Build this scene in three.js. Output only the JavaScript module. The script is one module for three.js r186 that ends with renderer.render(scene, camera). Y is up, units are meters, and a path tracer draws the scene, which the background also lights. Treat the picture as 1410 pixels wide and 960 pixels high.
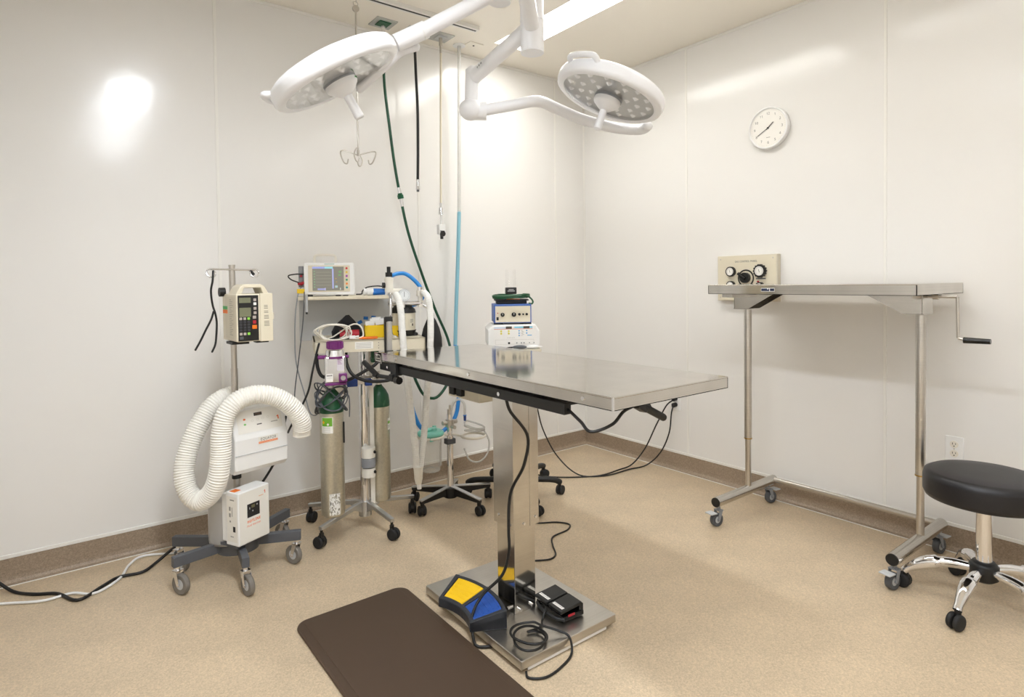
import * as THREE from 'three';
import { RoundedBoxGeometry } from 'three/addons/geometries/RoundedBoxGeometry.js';
import { mergeGeometries } from 'three/addons/utils/BufferGeometryUtils.js';
import { RectAreaLightUniformsLib } from 'three/addons/lights/RectAreaLightUniformsLib.js';
RectAreaLightUniformsLib.init();

// ------------------------------------------------------------------ camera, light, exposure
const scene = new THREE.Scene();
scene.background = new THREE.Color(0x000000);
const V = (x, y, z) => new THREE.Vector3(x, y, z);
const RIGHT = V(0.7925, -0.0126, 0.6097).normalize();
const BACK = V(-0.6094, 0.0229, 0.7925);
BACK.addScaledVector(RIGHT, -BACK.dot(RIGHT)).normalize();
const UP = new THREE.Vector3().crossVectors(BACK, RIGHT);
const camera = new THREE.PerspectiveCamera(2 * Math.atan(480 / 818.46) * 180 / Math.PI, 1410 / 960, 0.05, 30);
camera.position.set(-3.2358, 1.25, 3.2851);
camera.quaternion.setFromRotationMatrix(new THREE.Matrix4().makeBasis(RIGHT, UP, BACK));
camera.setViewOffset(1410, 960, 0, 72.45, 1410, 960);
scene.add(camera);

const renderer = new THREE.WebGLRenderer({ antialias: true });
renderer.toneMapping = THREE.LinearToneMapping;
renderer.toneMappingExposure = 1.13;
renderer.shadowMap.enabled = true;

const ROOM = { x0: -3.66, x1: 0, z0: 0, z1: 5.2, h: 2.74 };
const COOL = new THREE.Color().setRGB(.9, .955, 1.03), WARM = new THREE.Color().setRGB(.96, .95, .92);   // cool and warm white tubes, linear
const FIXTURES = [[-0.92, 0.88, 16, WARM], [-0.92, 2.42, 5, WARM], [-0.92, 3.96, 5, WARM], [-2.75, 2.42, 47, COOL], [-2.75, 3.96, 32, COOL]];   // ceiling panels, long side along z: x, z, power, tubes; farthest of each row is unseen, placed to even out the light
const FIX_W = 0.225, FIX_L = 1.22, RECESS = .07;
for (const [x, z, power, tubes] of FIXTURES) {
  const l = new THREE.RectAreaLight(tubes, power, FIX_W - 0.01, FIX_L - 0.01);
  l.position.set(x, ROOM.h + RECESS - .006, z);
  l.lookAt(x, 0, z);
  l.rotateZ(0);
  l.castShadow = true;
  l.name = 'panel_light';
  scene.add(l);
}

// ------------------------------------------------------------------ helpers
let seed = 12345;
const rnd = () => { seed = (seed * 1664525 + 1013904223) >>> 0; return seed / 4294967296; };
const rr = (a, b) => a + (b - a) * rnd();
const used = {};
function numbered(n) { if (!(n in used)) { used[n] = 0; return n; } used[n]++; return n + '_' + String(used[n]).padStart(3, '0'); }
function metric(g) {            // uv in metres, by the dominant side of each triangle
  const p = g.attributes.position, n = p.count, uv = new Float32Array(n * 2);
  const a = V(), b = V(), c = V();
  for (let i = 0; i < n; i += 3) {
    a.fromBufferAttribute(p, i); b.fromBufferAttribute(p, i + 1); c.fromBufferAttribute(p, i + 2);
    const nx = Math.abs((b.y - a.y) * (c.z - a.z) - (b.z - a.z) * (c.y - a.y));
    const ny = Math.abs((b.z - a.z) * (c.x - a.x) - (b.x - a.x) * (c.z - a.z));
    const nz = Math.abs((b.x - a.x) * (c.y - a.y) - (b.y - a.y) * (c.x - a.x));
    [a, b, c].forEach((v, k) => {
      const j = (i + k) * 2;
      if (nx >= ny && nx >= nz) { uv[j] = v.z; uv[j + 1] = v.y; }
      else if (ny >= nz) { uv[j] = v.x; uv[j + 1] = v.z; }
      else { uv[j] = v.x; uv[j + 1] = v.y; }
    });
  }
  g.setAttribute('uv', new THREE.BufferAttribute(uv, 2));
  return g;
}
function plain(g) {
  let q = g.index ? g.toNonIndexed() : g;
  for (const k of Object.keys(q.attributes)) if (!['position', 'normal', 'uv'].includes(k)) q.deleteAttribute(k);
  if (!q.attributes.normal) q.computeVertexNormals();
  return metric(q);
}
function obj(name, geos, material, parent = scene) {
  const list = (Array.isArray(geos) ? geos : [geos]).map(plain);
  const g = list.length > 1 ? mergeGeometries(list) : list[0];
  const m = new THREE.Mesh(g, material);
  m.name = parent === scene ? numbered(name) : name;
  m.castShadow = m.receiveShadow = true;
  parent.add(m);
  return m;
}
function tag(o, label, category, group) { o.userData.label = label; o.userData.category = category; if (group) o.userData.group = group; return o; }
function struct(o) { o.userData.kind = 'structure'; return o; }
function thing(name, label, category, pos = [0, 0, 0], rot = 0, group) {
  const o = new THREE.Group(); o.name = numbered(name); o.position.set(...pos); o.rotation.y = rot; scene.add(o);
  return tag(o, label, category, group);
}
const D = d => d * Math.PI / 180;
// geometry
function box(w, h, d, x = 0, y = 0, z = 0, r = 0) {
  const g = r ? new RoundedBoxGeometry(w, h, d, 2, r) : new THREE.BoxGeometry(w, h, d);
  return g.translate(x, y, z);
}
function span(x0, x1, y0, y1, z0, z1, r = 0) { return box(x1 - x0, y1 - y0, z1 - z0, (x0 + x1) / 2, (y0 + y1) / 2, (z0 + z1) / 2, r); }
function cyl(rt, rb, h, x = 0, y = 0, z = 0, seg = 24) { return new THREE.CylinderGeometry(rt, rb, h, seg).translate(x, y, z); }
function rod(a, b, r, seg = 12, r2 = r) {
  const A = a.isVector3 ? a : V(...a), B = b.isVector3 ? b : V(...b), d = B.clone().sub(A);
  const g = new THREE.CylinderGeometry(r2, r, d.length(), seg);
  g.applyQuaternion(new THREE.Quaternion().setFromUnitVectors(V(0, 1, 0), d.clone().normalize()));
  return g.translate((A.x + B.x) / 2, (A.y + B.y) / 2, (A.z + B.z) / 2);
}
function ball(r, x, y, z, sx = 1, sy = 1, sz = 1) { return new THREE.SphereGeometry(r, 18, 12).scale(sx, sy, sz).translate(x, y, z); }
const curve = (pts, closed = false) => new THREE.CatmullRomCurve3(pts.map(p => p.isVector3 ? p : V(...p)), closed, 'centripetal');
function tube(pts, r, seg = 40, rad = 8, closed = false) {
  const c = curve(pts, closed);
  const g = [new THREE.TubeGeometry(c, seg, r, rad, closed)];
  if (!closed) for (const t of [0, 1]) { const p = c.getPoint(t); g.push(new THREE.SphereGeometry(r, 8, 6).translate(p.x, p.y, p.z)); }
  return mergeGeometries(g.map(q => q.toNonIndexed()));
}
function ribbed(pts, rf, seg, rad = 16) {     // hose whose radius follows rf(t)
  const c = curve(pts), fr = c.computeFrenetFrames(seg), pos = [], idx = [];
  for (let i = 0; i <= seg; i++) {
    const p = c.getPointAt(i / seg), r = rf(i / seg, i);
    for (let j = 0; j <= rad; j++) {
      const a = j / rad * Math.PI * 2, N = fr.normals[i], B = fr.binormals[i];
      pos.push(p.x + r * (Math.cos(a) * N.x + Math.sin(a) * B.x), p.y + r * (Math.cos(a) * N.y + Math.sin(a) * B.y), p.z + r * (Math.cos(a) * N.z + Math.sin(a) * B.z));
    }
  }
  const w = rad + 1;
  for (let i = 0; i < seg; i++) for (let j = 0; j < rad; j++) { const a = i * w + j; idx.push(a, a + w, a + 1, a + 1, a + w, a + w + 1); }
  const g = new THREE.BufferGeometry();
  g.setAttribute('position', new THREE.Float32BufferAttribute(pos, 3)); g.setIndex(idx); g.computeVertexNormals();
  return g;
}
function lathe(pts, seg = 36) { return new THREE.LatheGeometry(pts.map(p => new THREE.Vector2(p[0], p[1])), seg); }
function slab(pts, h, y0, bevel = 0) {        // outline [x, z] raised by h
  const s = new THREE.Shape(pts.map(p => new THREE.Vector2(p[0], -p[1])));
  const g = new THREE.ExtrudeGeometry(s, { depth: h - 2 * bevel, bevelEnabled: bevel > 0, bevelSize: bevel, bevelThickness: bevel, bevelOffset: -bevel, bevelSegments: 2, curveSegments: 8 });
  return g.translate(0, 0, bevel).rotateX(-Math.PI / 2).translate(0, y0, 0);
}
function plate(pts, depth, z0, bevel = 0) {   // outline [x, y] pushed along +z
  const s = new THREE.Shape(pts.map(p => new THREE.Vector2(p[0], p[1])));
  return new THREE.ExtrudeGeometry(s, { depth: depth - 2 * bevel, bevelEnabled: bevel > 0, bevelSize: bevel, bevelThickness: bevel, bevelOffset: -bevel, bevelSegments: 2 }).translate(0, 0, z0 + bevel);
}
function torus(R, r, x, y, z, ax = 'y', seg = 32, rad = 8) {
  const g = new THREE.TorusGeometry(R, r, rad, seg);
  if (ax === 'y') g.rotateX(Math.PI / 2); if (ax === 'x') g.rotateY(Math.PI / 2);
  return g.translate(x, y, z);
}
function disc(r, h, x, y, z, ax = 'z', seg = 24, r2 = r) {   // short cylinder along an axis
  const g = new THREE.CylinderGeometry(r2, r, h, seg);
  if (ax === 'z') g.rotateX(Math.PI / 2); if (ax === 'x') g.rotateZ(-Math.PI / 2);
  return g.translate(x, y, z);
}
// textures
function canvas(w, h, draw) { const c = document.createElement('canvas'); c.width = w; c.height = h; draw(c.getContext('2d'), w, h); return c; }
function ctex(w, h, draw, srgb = true) {
  const t = new THREE.CanvasTexture(canvas(w, h, draw)); if (srgb) t.colorSpace = THREE.SRGBColorSpace;
  t.magFilter = THREE.LinearFilter; t.anisotropy = 8; return t;
}
function data(n, fn, size, srgb = true) {      // n x n tile, fn(x, y) -> [r, g, b] 0..255, size = metres per tile
  const a = new Uint8Array(n * n * 4);
  for (let y = 0; y < n; y++) for (let x = 0; x < n; x++) { const c = fn(x, y), i = (y * n + x) * 4; a[i] = c[0]; a[i + 1] = c[1]; a[i + 2] = c[2]; a[i + 3] = 255; }
  const t = new THREE.DataTexture(a, n, n, THREE.RGBAFormat); t.wrapS = t.wrapT = THREE.RepeatWrapping; t.magFilter = THREE.LinearFilter;
  if (srgb) t.colorSpace = THREE.SRGBColorSpace; t.repeat.set(1 / size, 1 / size); t.needsUpdate = true; return t;
}
function tileNoise(n, cell) {                  // smooth repeating value noise
  const k = Math.round(n / cell), v = Array.from({ length: k * k }, rnd);
  return (x, y) => {
    const fx = x / cell, fy = y / cell, ix = Math.floor(fx), iy = Math.floor(fy); let u = fx - ix, w = fy - iy; u = u * u * (3 - 2 * u); w = w * w * (3 - 2 * w);
    const g = (a, b) => v[((b % k + k) % k) * k + ((a % k + k) % k)];
    return (g(ix, iy) * (1 - u) + g(ix + 1, iy) * u) * (1 - w) + (g(ix, iy + 1) * (1 - u) + g(ix + 1, iy + 1) * u) * w;
  };
}
function speckle(base, amp, size, n = 512) {
  const a = tileNoise(n, 4), b = tileNoise(n, 8), c = tileNoise(n, 128);
  return data(n, (x, y) => { const f = 1 + amp * ((a(x, y) - .5) * 1.3 + (b(x, y) - .5) * .9 + (rnd() - .5) * .6) + 0.04 * (c(x, y) - .5); return base.map(q => Math.max(0, Math.min(255, q * f))); }, size);
}
// ------------------------------------------------------------------ materials
const std = (color, roughness = .5, metalness = 0, extra = {}) => new THREE.MeshStandardMaterial({ color, roughness, metalness, ...extra });
const phys = (color, roughness, extra) => new THREE.MeshPhysicalMaterial({ color, roughness, ...extra });
const wave = tileNoise(256, 32), wave2 = tileNoise(256, 8);
const wallBump = data(256, (x, y) => { const v = 255 * (.8 * wave(x, y) + .2 * wave2(x, y)); return [v, v, v]; }, 1.1, false);
const brushA = tileNoise(512, 2);
const brushed = (() => {
  const rows = Array.from({ length: 256 }, () => rnd()), w = tileNoise(256, 64);
  return data(256, (x, y) => { const v = 236 + 14 * (rows[y] - .5) + 12 * (w(x, y) - .5); return [v, v, v]; }, 0.16);
})();
const M = {
  floor: std(0xffffff, .42, 0, { map: speckle([201, 181, 152], .1, .32) }),
  base: std(0xffffff, .45, 0, { map: speckle([158, 140, 120], .15, .32) }),
  wall: std(0xf1efeb, .175, 0, { bumpMap: wallBump, bumpScale: .0012 }),
  trim: std(0xf2f0ea, .3),
  ceiling: std(0xfaf4e8, .35),
  plate: std(0xbfc0bd, .35, .6),
  steel: std(0xdcd8d1, .2, 1, { map: brushed }),
  plateSteel: std(0xdcd8d1, .3, 1, { map: brushed }),
  steelTop: std(0xdcd8d1, .1, 1, { map: brushed }),
  satin: std(0xc9c4bc, .3, 1),
  chrome: std(0xe8e8ea, .07, 1),
  alu: std(0xc4c6c8, .28, 1),
  white: std(0xf3f3f1, .28),
  whiteWarm: std(0xeee9dd, .35),
  lampWhite: std(0xf4f4f6, .3),
  cream: std(0xe2d9c2, .42),
  creamDark: std(0xcfc4aa, .45),
  beige: std(0xd8d0bd, .5),
  grey: std(0x8f9296, .5),
  lightGrey: std(0xc6c8c9, .45),
  darkGrey: std(0x54575c, .5),
  pedalBody: std(0x303237, .5),
  leg: std(0x5b5e64, .45, .2),
  black: std(0x141414, .45),
  blackGloss: std(0x0d0d0e, .2),
  rubber: std(0x1b1b1c, .65),
  blackVinyl: std(0x17161a, .42),
  tyre: std(0x7c7770, .5),
  green: std(0x0f5a38, .4), greenDark: std(0x1c5232, .4), hoseGreen: std(0x0d4a31, .35), greenTag: std(0x4cb15a, .5),
  blue: std(0x1d72c8, .4), blueHose: std(0x2f8fe0, .35), blueDark: std(0x1d3f86, .5), paleBlue: phys(0x9fd6e6, .3, { transmission: .25, thickness: 0 }),
  caseBlue: std(0x4468b4, .45),
  pedalBlue: std(0x1e4fa3, .5), yellow: std(0xf0c912, .45), pedalYellow: std(0xf2c318, .45),
  orange: std(0xf07818, .5), red: std(0xb3202f, .55), purple: std(0x6f1f6c, .4),
  teal: phys(0x8fe0cd, .3, { transmission: .25, thickness: 0 }),
  clear: phys(0xffffff, .08, { transmission: 1, thickness: 0, ior: 1.45 }),
  jar: phys(0xf8f8f6, .1, { transmission: .8, thickness: 0, ior: 1.4 }),
  frost: phys(0xe8e6e2, .35, { transmission: .6, thickness: 0 }),
  clearHose: phys(0xf4f4f2, .25, { transmission: .55, thickness: 0 }),
  cylinderMetal: std(0xd6d3c8, .32, .85, { map: speckle([240, 238, 230], .045, .5) }),
  fabricBlack: std(0x1f1f22, .9),
  rubberMat: std(0x4a392b, .55, 0, { bumpMap: wallBump, bumpScale: .0004 }),
  brass: std(0xb99a5a, .3, 1),
  hose: std(0xf3f0e8, .6),
  hoseWhite: std(0xf2f1ec, .45),
  lens: std(0x9c9b97, .3, .6),
  led: std(0xfafafc, .12, .25),
  glow: new THREE.MeshStandardMaterial({ color: 0xffffff, emissive: 0xffffff, emissiveIntensity: 2, roughness: .6 }),
};
function print(w, h, draw, rough = .45, extra = {}) { return new THREE.MeshStandardMaterial({ map: ctex(w, h, draw), roughness: rough, ...extra }); }
// a printed sheet with its own 0..1 uv, facing +z, at x y z of its parent
function sheet(name, w, h, material, parent, x, y, z, ry = 0, rx = 0, rz = 0) {
  const m = new THREE.Mesh(new THREE.PlaneGeometry(w, h), material);
  m.name = name; m.position.set(x, y, z); m.rotation.set(rx, ry, rz, 'YXZ'); m.castShadow = m.receiveShadow = true; parent.add(m); return m;
}
function fillText(c, s, x, y, font, color, align = 'center') { c.font = font; c.fillStyle = color; c.textAlign = align; c.textBaseline = 'middle'; c.fillText(s, x, y); }

// ------------------------------------------------------------------ the room
const T = .12;
{
  const { x0, x1, z0, z1, h } = ROOM;
  struct(obj('floor', span(x0 - T, x1 + T, -T, 0, z0 - T, z1 + T), M.floor)).userData.label = 'beige speckled sheet vinyl floor';
  // ceiling with openings for the light panels
  const cg = [], zs = [z0 - T, .27, 1.49, 1.81, 3.03, 3.35, 4.57, z1 + T], xs = [x0 - T, -2.75 - FIX_W / 2, -2.75 + FIX_W / 2, -.92 - FIX_W / 2, -.92 + FIX_W / 2, x1 + T];
  for (let i = 0; i < 5; i++) for (let j = 0; j < 7; j++) if (!((i === 3 && j % 2 === 1) || (i === 1 && (j === 3 || j === 5)))) cg.push(span(xs[i], xs[i + 1], h, h + T, zs[j], zs[j + 1]));
  struct(obj('ceiling', cg, M.ceiling)).userData.label = 'smooth off-white ceiling';
  const BH = .108;
  function wall(name, label, a, b, axis, at, seams) {     // panels of glossy sheet between seams, narrow joint strips over them
    const w = obj(name, axis === 'x' ? span(a - T, b + T, 0, h, at > 1 ? at : at - T, at > 1 ? at + T : at) : span(at < -1 ? at - T : at, at < -1 ? at : at + T, 0, h, a - T, b + T), M.trim);
    struct(w).userData.label = label;
    const s = [a, ...seams, b], dir = axis === 'x' ? (at > 1 ? -1 : 1) : (at < -1 ? 1 : -1);
    for (let i = 0; i + 1 < s.length; i++) {
      const p = s[i] + .0015, q = s[i + 1] - .0015, t0 = Math.min(at, at + dir * .003), t1 = Math.max(at, at + dir * .003);
      obj('wall_panel', axis === 'x' ? span(p, q, BH + .012, h - .012, t0, t1) : span(t0, t1, BH + .012, h - .012, p, q), M.wall, w);
    }
    for (const q of seams) {
      const t0 = Math.min(at, at + dir * .0055), t1 = Math.max(at, at + dir * .0055);
      obj('joint_strip', axis === 'x' ? span(q - .007, q + .007, BH + .012, h - .012, t0, t1, .002) : span(t0, t1, BH + .012, h - .012, q - .007, q + .007, .002), M.trim, w);
    }
    return w;
  }
  wall('wall_left', 'glossy white panelled wall with the hanging gas hoses', x0, x1, 'x', z0, [-2.571, -1.435, -.298]);
  wall('wall_right', 'glossy white panelled wall with the round clock', z0, z1, 'z', x1, [.935, 2.088, 3.24, 4.4]);
  wall('wall_rear', 'glossy white panelled wall facing the clock wall', z0, z1, 'z', x0, [1.15, 2.3, 3.45, 4.6]);
  wall('wall_near', 'glossy white panelled wall facing the gas hoses', x0, x1, 'x', z1, [-2.5, -1.3]);
  // coved skirting
  const prof = [[0, BH], [.006, BH], [.0065, .03], [.009, .016], [.018, .006], [.034, .0015], [.034, 0], [0, 0]];
  function cove(name, label, len, x, z, ry) {
    const g = plate(prof, len, 0); g.rotateY(ry); g.translate(x, 0, z);
    struct(obj(name, g, M.base)).userData.label = label;
  }
  cove('baseboard_left', 'brown speckled coved baseboard below the hose wall', x1 - x0, x1, z0, -Math.PI / 2);
  cove('baseboard_right', 'brown speckled coved baseboard below the clock wall', z1 - z0, x1, z1, Math.PI);
  cove('baseboard_rear', 'brown speckled coved baseboard facing the clock wall', z1 - z0, x0, z0, 0);
  cove('baseboard_near', 'brown speckled coved baseboard facing the hose wall', x1 - x0, x0, z1, Math.PI / 2);
  const tr = (g, l) => { struct(obj('trim_' + (++tn), g, M.trim)).userData.label = l; }; let tn = 0;
  tr(span(x0, x1, BH, BH + .016, z0, z0 + .008, .002), 'white cap strip over the baseboard of the hose wall');
  tr(span(x1 - .008, x1, BH, BH + .016, z0, z1, .002), 'white cap strip over the baseboard of the clock wall');
  tr(span(x0, x1, h - .016, h, z0, z0 + .008, .002), 'white edge strip between hose wall and ceiling');
  tr(span(x1 - .008, x1, h - .016, h, z0, z1, .002), 'white edge strip between clock wall and ceiling');
  tr([span(x1 - .012, x1, BH, h, z0, z0 + .007, .002), span(x1 - .007, x1, BH, h, z0, z0 + .012, .002)], 'white moulding up the inside corner of the room');
  tr(span(x0, x1, 0, .002, z0 + .033, z0 + .039), 'pale sealant line between floor and hose wall baseboard');
  tr(span(x1 - .039, x1 - .033, 0, .002, z0, z1), 'pale sealant line between floor and clock wall baseboard');
}
// ceiling fittings
FIXTURES.forEach(([x, z], i) => {
  const t = thing('ceiling_light', ['long recessed fluorescent panel beside the lamp mount, its end near the hose wall', 'long recessed fluorescent panel above the crank table and stool', 'unseen long recessed panel of the clock side farthest from the hose wall, placed to even out the light', 'long recessed fluorescent panel above the brown floor mat', 'unseen long recessed panel farthest from both clock and hose walls, placed to light the hose wall'][i], 'ceiling light', [x, ROOM.h, z], 0, 'recessed ceiling panels');
  const w = FIX_W / 2, l = FIX_L / 2;
  obj('diffuser', span(-w + .004, w - .004, RECESS, RECESS + .006, -l + .004, l - .004), M.glow, t);
  obj('housing', [span(-w, w, .09, .1, -l, l), span(-w, -w + .003, 0, .09, -l, l), span(w - .003, w, 0, .09, -l, l), span(-w, w, 0, .09, -l, -l + .003), span(-w, w, 0, .09, l - .003, l)], M.white, t);
});
{
  const y = ROOM.h;
  let t = thing('gas_outlet', 'steel ceiling gas outlet plate with a green centre', 'gas outlet', [-1.715, y, .133]);
  obj('plate', box(.125, .006, .125, 0, -.003, 0), M.plate, t);
  obj('colour_panel', box(.07, .004, .07, 0, -.008, 0), M.green, t);
  obj('fitting', [cyl(.012, .012, .05, 0, -.03, 0), cyl(.008, .008, .04, 0, -.07, 0)], M.chrome, t);
  t = thing('gas_outlet', 'steel ceiling gas outlet plate with a pale centre above the black hose', 'gas outlet', [-1.515, y, .133]);
  obj('plate', box(.125, .006, .125, 0, -.003, 0), M.plate, t); obj('fitting', cyl(.01, .01, .06, 0, -.035, 0), M.chrome, t);
  t = thing('vacuum_outlet', 'steel ceiling vacuum outlet plate above the thin white line', 'vacuum outlet', [-1.352, y, .16]);
  obj('plate', box(.125, .006, .125, 0, -.003, 0), M.plate, t); obj('colour_panel', box(.06, .004, .06, 0, -.008, 0), M.lightGrey, t);
  obj('fitting', [cyl(.011, .011, .05, 0, -.03, 0), cyl(.007, .007, .05, 0, -.075, 0)], M.satin, t);
  t = thing('blank_plate', 'small white ceiling cover plate with one dark screw', 'cover plate', [-1.12, y, .17]);
  obj('plate', box(.1, .004, .08, 0, -.002, 0), M.ceiling, t); obj('screw', cyl(.006, .006, .004, 0, -.005, 0, 10), M.black, t);
  t = thing('blank_plate', 'small white ceiling cover plate above the pale blue tube', 'cover plate', [-1.19, y, .113]);
  obj('plate', cyl(.04, .04, .005, 0, -.0025, 0), M.white, t);
  t = thing('ceiling_track', 'slim white ceiling track with a dark slot', 'ceiling track', [-1.85, y, .392]);
  obj('rail', [span(-.9, .6, -.022, 0, -.022, -.007), span(-.9, .6, -.022, 0, .007, .022), span(-.9, .6, -.006, 0, -.01, .01)], M.trim, t);
  obj('slot', span(-.9, .598, -.0224, -.007, -.0072, .0072), M.black, t);  // solid black bar flush in the gap, standing for the dark inside
  obj('end_cap', span(.6, .606, -.023, 0, -.023, .023), M.trim, t);
}
// ------------------------------------------------------------------ shared castor builders (each castor is a part with sub-parts)
const H0 = .02;
function twinCaster(parent, x, z, r = .027, turn = 0, stemTop = .09) {      // black twin-wheel castor
  const c = obj('caster', [cyl(.007, .007, stemTop - r, x, r + (stemTop - r) / 2, z, 10), cyl(.011, .011, .02, x, r * 2 + .004, z, 12)], M.black, parent);
  const co = Math.cos(turn), si = Math.sin(turn);
  for (const s of [-1, 1]) {
    const g = lathe([[0, -.0095], [r * .7, -.0095], [r * .95, -.006], [r, 0], [r * .95, .006], [r * .7, .0095], [0, .0095]], 20).rotateZ(Math.PI / 2);
    g.translate(s * .012, 0, r * .35); g.rotateY(turn); g.translate(x, r, z);
    obj('wheel', g, M.rubber, c);
  }
  const hood = new THREE.CylinderGeometry(r * .96, r * .96, .012, 16, 1, false, 0, Math.PI).rotateZ(Math.PI / 2).rotateX(-Math.PI * .5);
  hood.translate(0, 0, r * .35).rotateY(turn).translate(x, r + .003, z);
  obj('hood', hood, M.black, c);
  return c;
}
function forkCaster(parent, x, z, r, y, turn, tyre, forkMat, w = .022, brake) {     // single wheel in a fork, stem top at y
  const off = r * .45, sy = Math.sin(turn), cy_ = Math.cos(turn);
  const tf = g => g.rotateY(turn).translate(x, 0, z);
  const side = s => plate([[-.012, 2 * r + .012], [.012, 2 * r + .012], [off + .008, r - .006], [off - .008, r - .006]], .002, -.001).rotateY(-Math.PI / 2).translate(s * (w / 2 + .004), 0, 0);
  const c = obj('caster', [tf(side(-1)), tf(side(1)), tf(box(w + .01, .004, .03, 0, 2 * r + .012, 0)), tf(cyl(.009, .009, Math.max(.005, y - 2 * r - .012), 0, (y + 2 * r + .012) / 2, 0, 12)), tf(disc(.005, w + .014, 0, r, off, 'x', 10))], forkMat, parent);
  const g = lathe([[r * .45, -w * .35], [r * .8, -w * .42], [r * .95, -w * .5], [r, -w * .3], [r, w * .3], [r * .95, w * .5], [r * .8, w * .42], [r * .45, w * .35]], 24).rotateZ(Math.PI / 2).translate(0, r, off);
  obj('wheel', tf(g), tyre, c);
  obj('hub', tf(disc(r * .5, w * .8, 0, r, off, 'x', 18)), M.lightGrey, c);
  if (brake) obj('brake_pedal', tf(box(w + .02, .006, .04, 0, 2 * r + .004, off + r * .7 + .012, .002)), M.lightGrey, c);
  return c;
}
// ------------------------------------------------------------------ operating table
{
  const t = thing('operating_table', 'stainless steel operating table on one square column', 'table', [-1.85, 0, 1.545]);
  const X = x => x + 1.85, Z = z => z - 1.545;
  const S = (a, b, c, d, e, f, r) => span(X(a), X(b), c, d, Z(e), Z(f), r);
  const x0 = -2.105, x1 = -1.588, z0 = .865, z1 = 2.235;
  obj('tabletop', [S(x0 - .0008, x1 + .0008, .945, .95, z0 - .0008, z1 + .0008, .0018), S(x0, x0 + .003, .914, .948, z0, z1), S(x1 - .003, x1, .914, .948, z0, z1), S(x0, x1, .914, .948, z1 - .003, z1), S(x0, x1, .914, .948, z0, z0 + .003), S(x0, x0 + .02, .914, .916, z0, z1), S(x1 - .02, x1, .914, .916, z0, z1), S(x0, x1, .914, .916, z1 - .02, z1)], M.steelTop, t);
  const cn = obj('corner_seam', S(x0 - .0012, x0 + .004, .9145, .949, z1 - .004, z1 + .0012), M.chrome, t); cn.userData.label = 'polished welded corner';
  const tab = obj('end_bracket', [S(x0 + .002, x0 + .006, .898, .944, z0 - .075, z0), S(x0 + .002, x1 - .002, .93, .944, z0 - .04, z0)], M.steel, t);
  sheet('maker_label', .05, .03, print(128, 80, (c, w, h) => { c.fillStyle = '#e8e4da'; c.fillRect(0, 0, w, h); c.fillStyle = '#26241f'; c.fillRect(6, 8, w - 12, 62); c.fillStyle = '#e8e4da'; c.fillRect(30, 8, 18, 22); c.fillStyle = '#b9b5a8'; c.fillRect(12, 40, w - 26, 14); }), tab, X(x0 + .0012), .922, Z(z0 - .037), -Math.PI / 2);
  for (const z of [2.125, 1.0, 1.56]) obj('screw', disc(.006, .003, X(x0 - .0015), .932, Z(z), 'x', 12), M.chrome, t);
  // black rail carrying the accessory clamps
  const rail = obj('side_rail', S(-2.092, -2.064, .868, .902, .82, 2.035, .003), M.black, t);
  for (const z of [.9, 1.72]) obj('rail_screw', disc(.007, .003, X(-2.0935), .885, Z(z), 'x', 12), M.chrome, rail);
  for (const z of [.97, 1.45, 1.9]) obj('rail_bracket', S(-2.075, -1.95, .895, .914, z - .02, z + .02), M.black, t);
  obj('underframe', [S(-2.0, -1.95, .87, .912, 1.05, 1.95), S(-1.75, -1.70, .87, .912, 1.05, 1.95), S(-2.0, -1.7, .872, .9, 1.42, 1.7)], M.black, t);
  const cb = obj('control_box', S(-1.83, -1.68, .74, .845, .97, 1.22, .006), M.cream, t);
  for (const z of [1.03, 1.09]) obj('plug', S(-1.85, -1.828, .755, .82, z - .02, z + .02, .003), M.black, cb);
  obj('actuator', [S(-1.9, -1.76, .845, .9, 1.0, 1.42, .008)], M.darkGrey, t);
  // telescopic column
  obj('upper_column', [S(-1.952, -1.835, .358, .875, 1.487, 1.607, .002)], M.steel, t);
  obj('cover_panel', [S(-1.952, -1.879, .358, .872, 1.606, 1.6085), S(-1.876, -1.835, .358, .872, 1.606, 1.6085)], M.steel, t);
  obj('lower_column', S(-1.945, -1.848, .045, .46, 1.497, 1.601, .002), M.steelTop, t);
  for (const [x, y] of [[-1.905, .372], [-1.85, .385]]) obj('screw', disc(.005, .004, X(x), y, Z(1.61), 'z', 12), M.chrome, t);
  for (const [z, y] of [[1.585, .372], [1.515, .39]]) obj('screw', disc(.005, .004, X(-1.953), y, Z(z), 'x', 12), M.chrome, t);
  for (const x of [-1.925, -1.868]) obj('bolt', disc(.006, .012, X(x), .062, Z(1.606), 'z', 8), M.chrome, t);
  obj('bolt', disc(.006, .012, X(-1.951), .062, Z(1.57), 'x', 8), M.chrome, t);
  // base plate on its feet
  obj('base_plate', [S(-2.092, -1.655, .016, .046, 1.21, 1.822, .003)], M.plateSteel, t);
  obj('base_skid', [S(-2.04, -1.71, .004, .016, 1.80, 1.814), S(-2.075, -1.67, 0, .016, 1.23, 1.27), S(-2.075, -1.67, 0, .016, 1.75, 1.79)], M.darkGrey, t);
  obj('base_strip', S(-2.06, -1.70, .004, .014, 1.814, 1.817), M.white, t);
}
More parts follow.
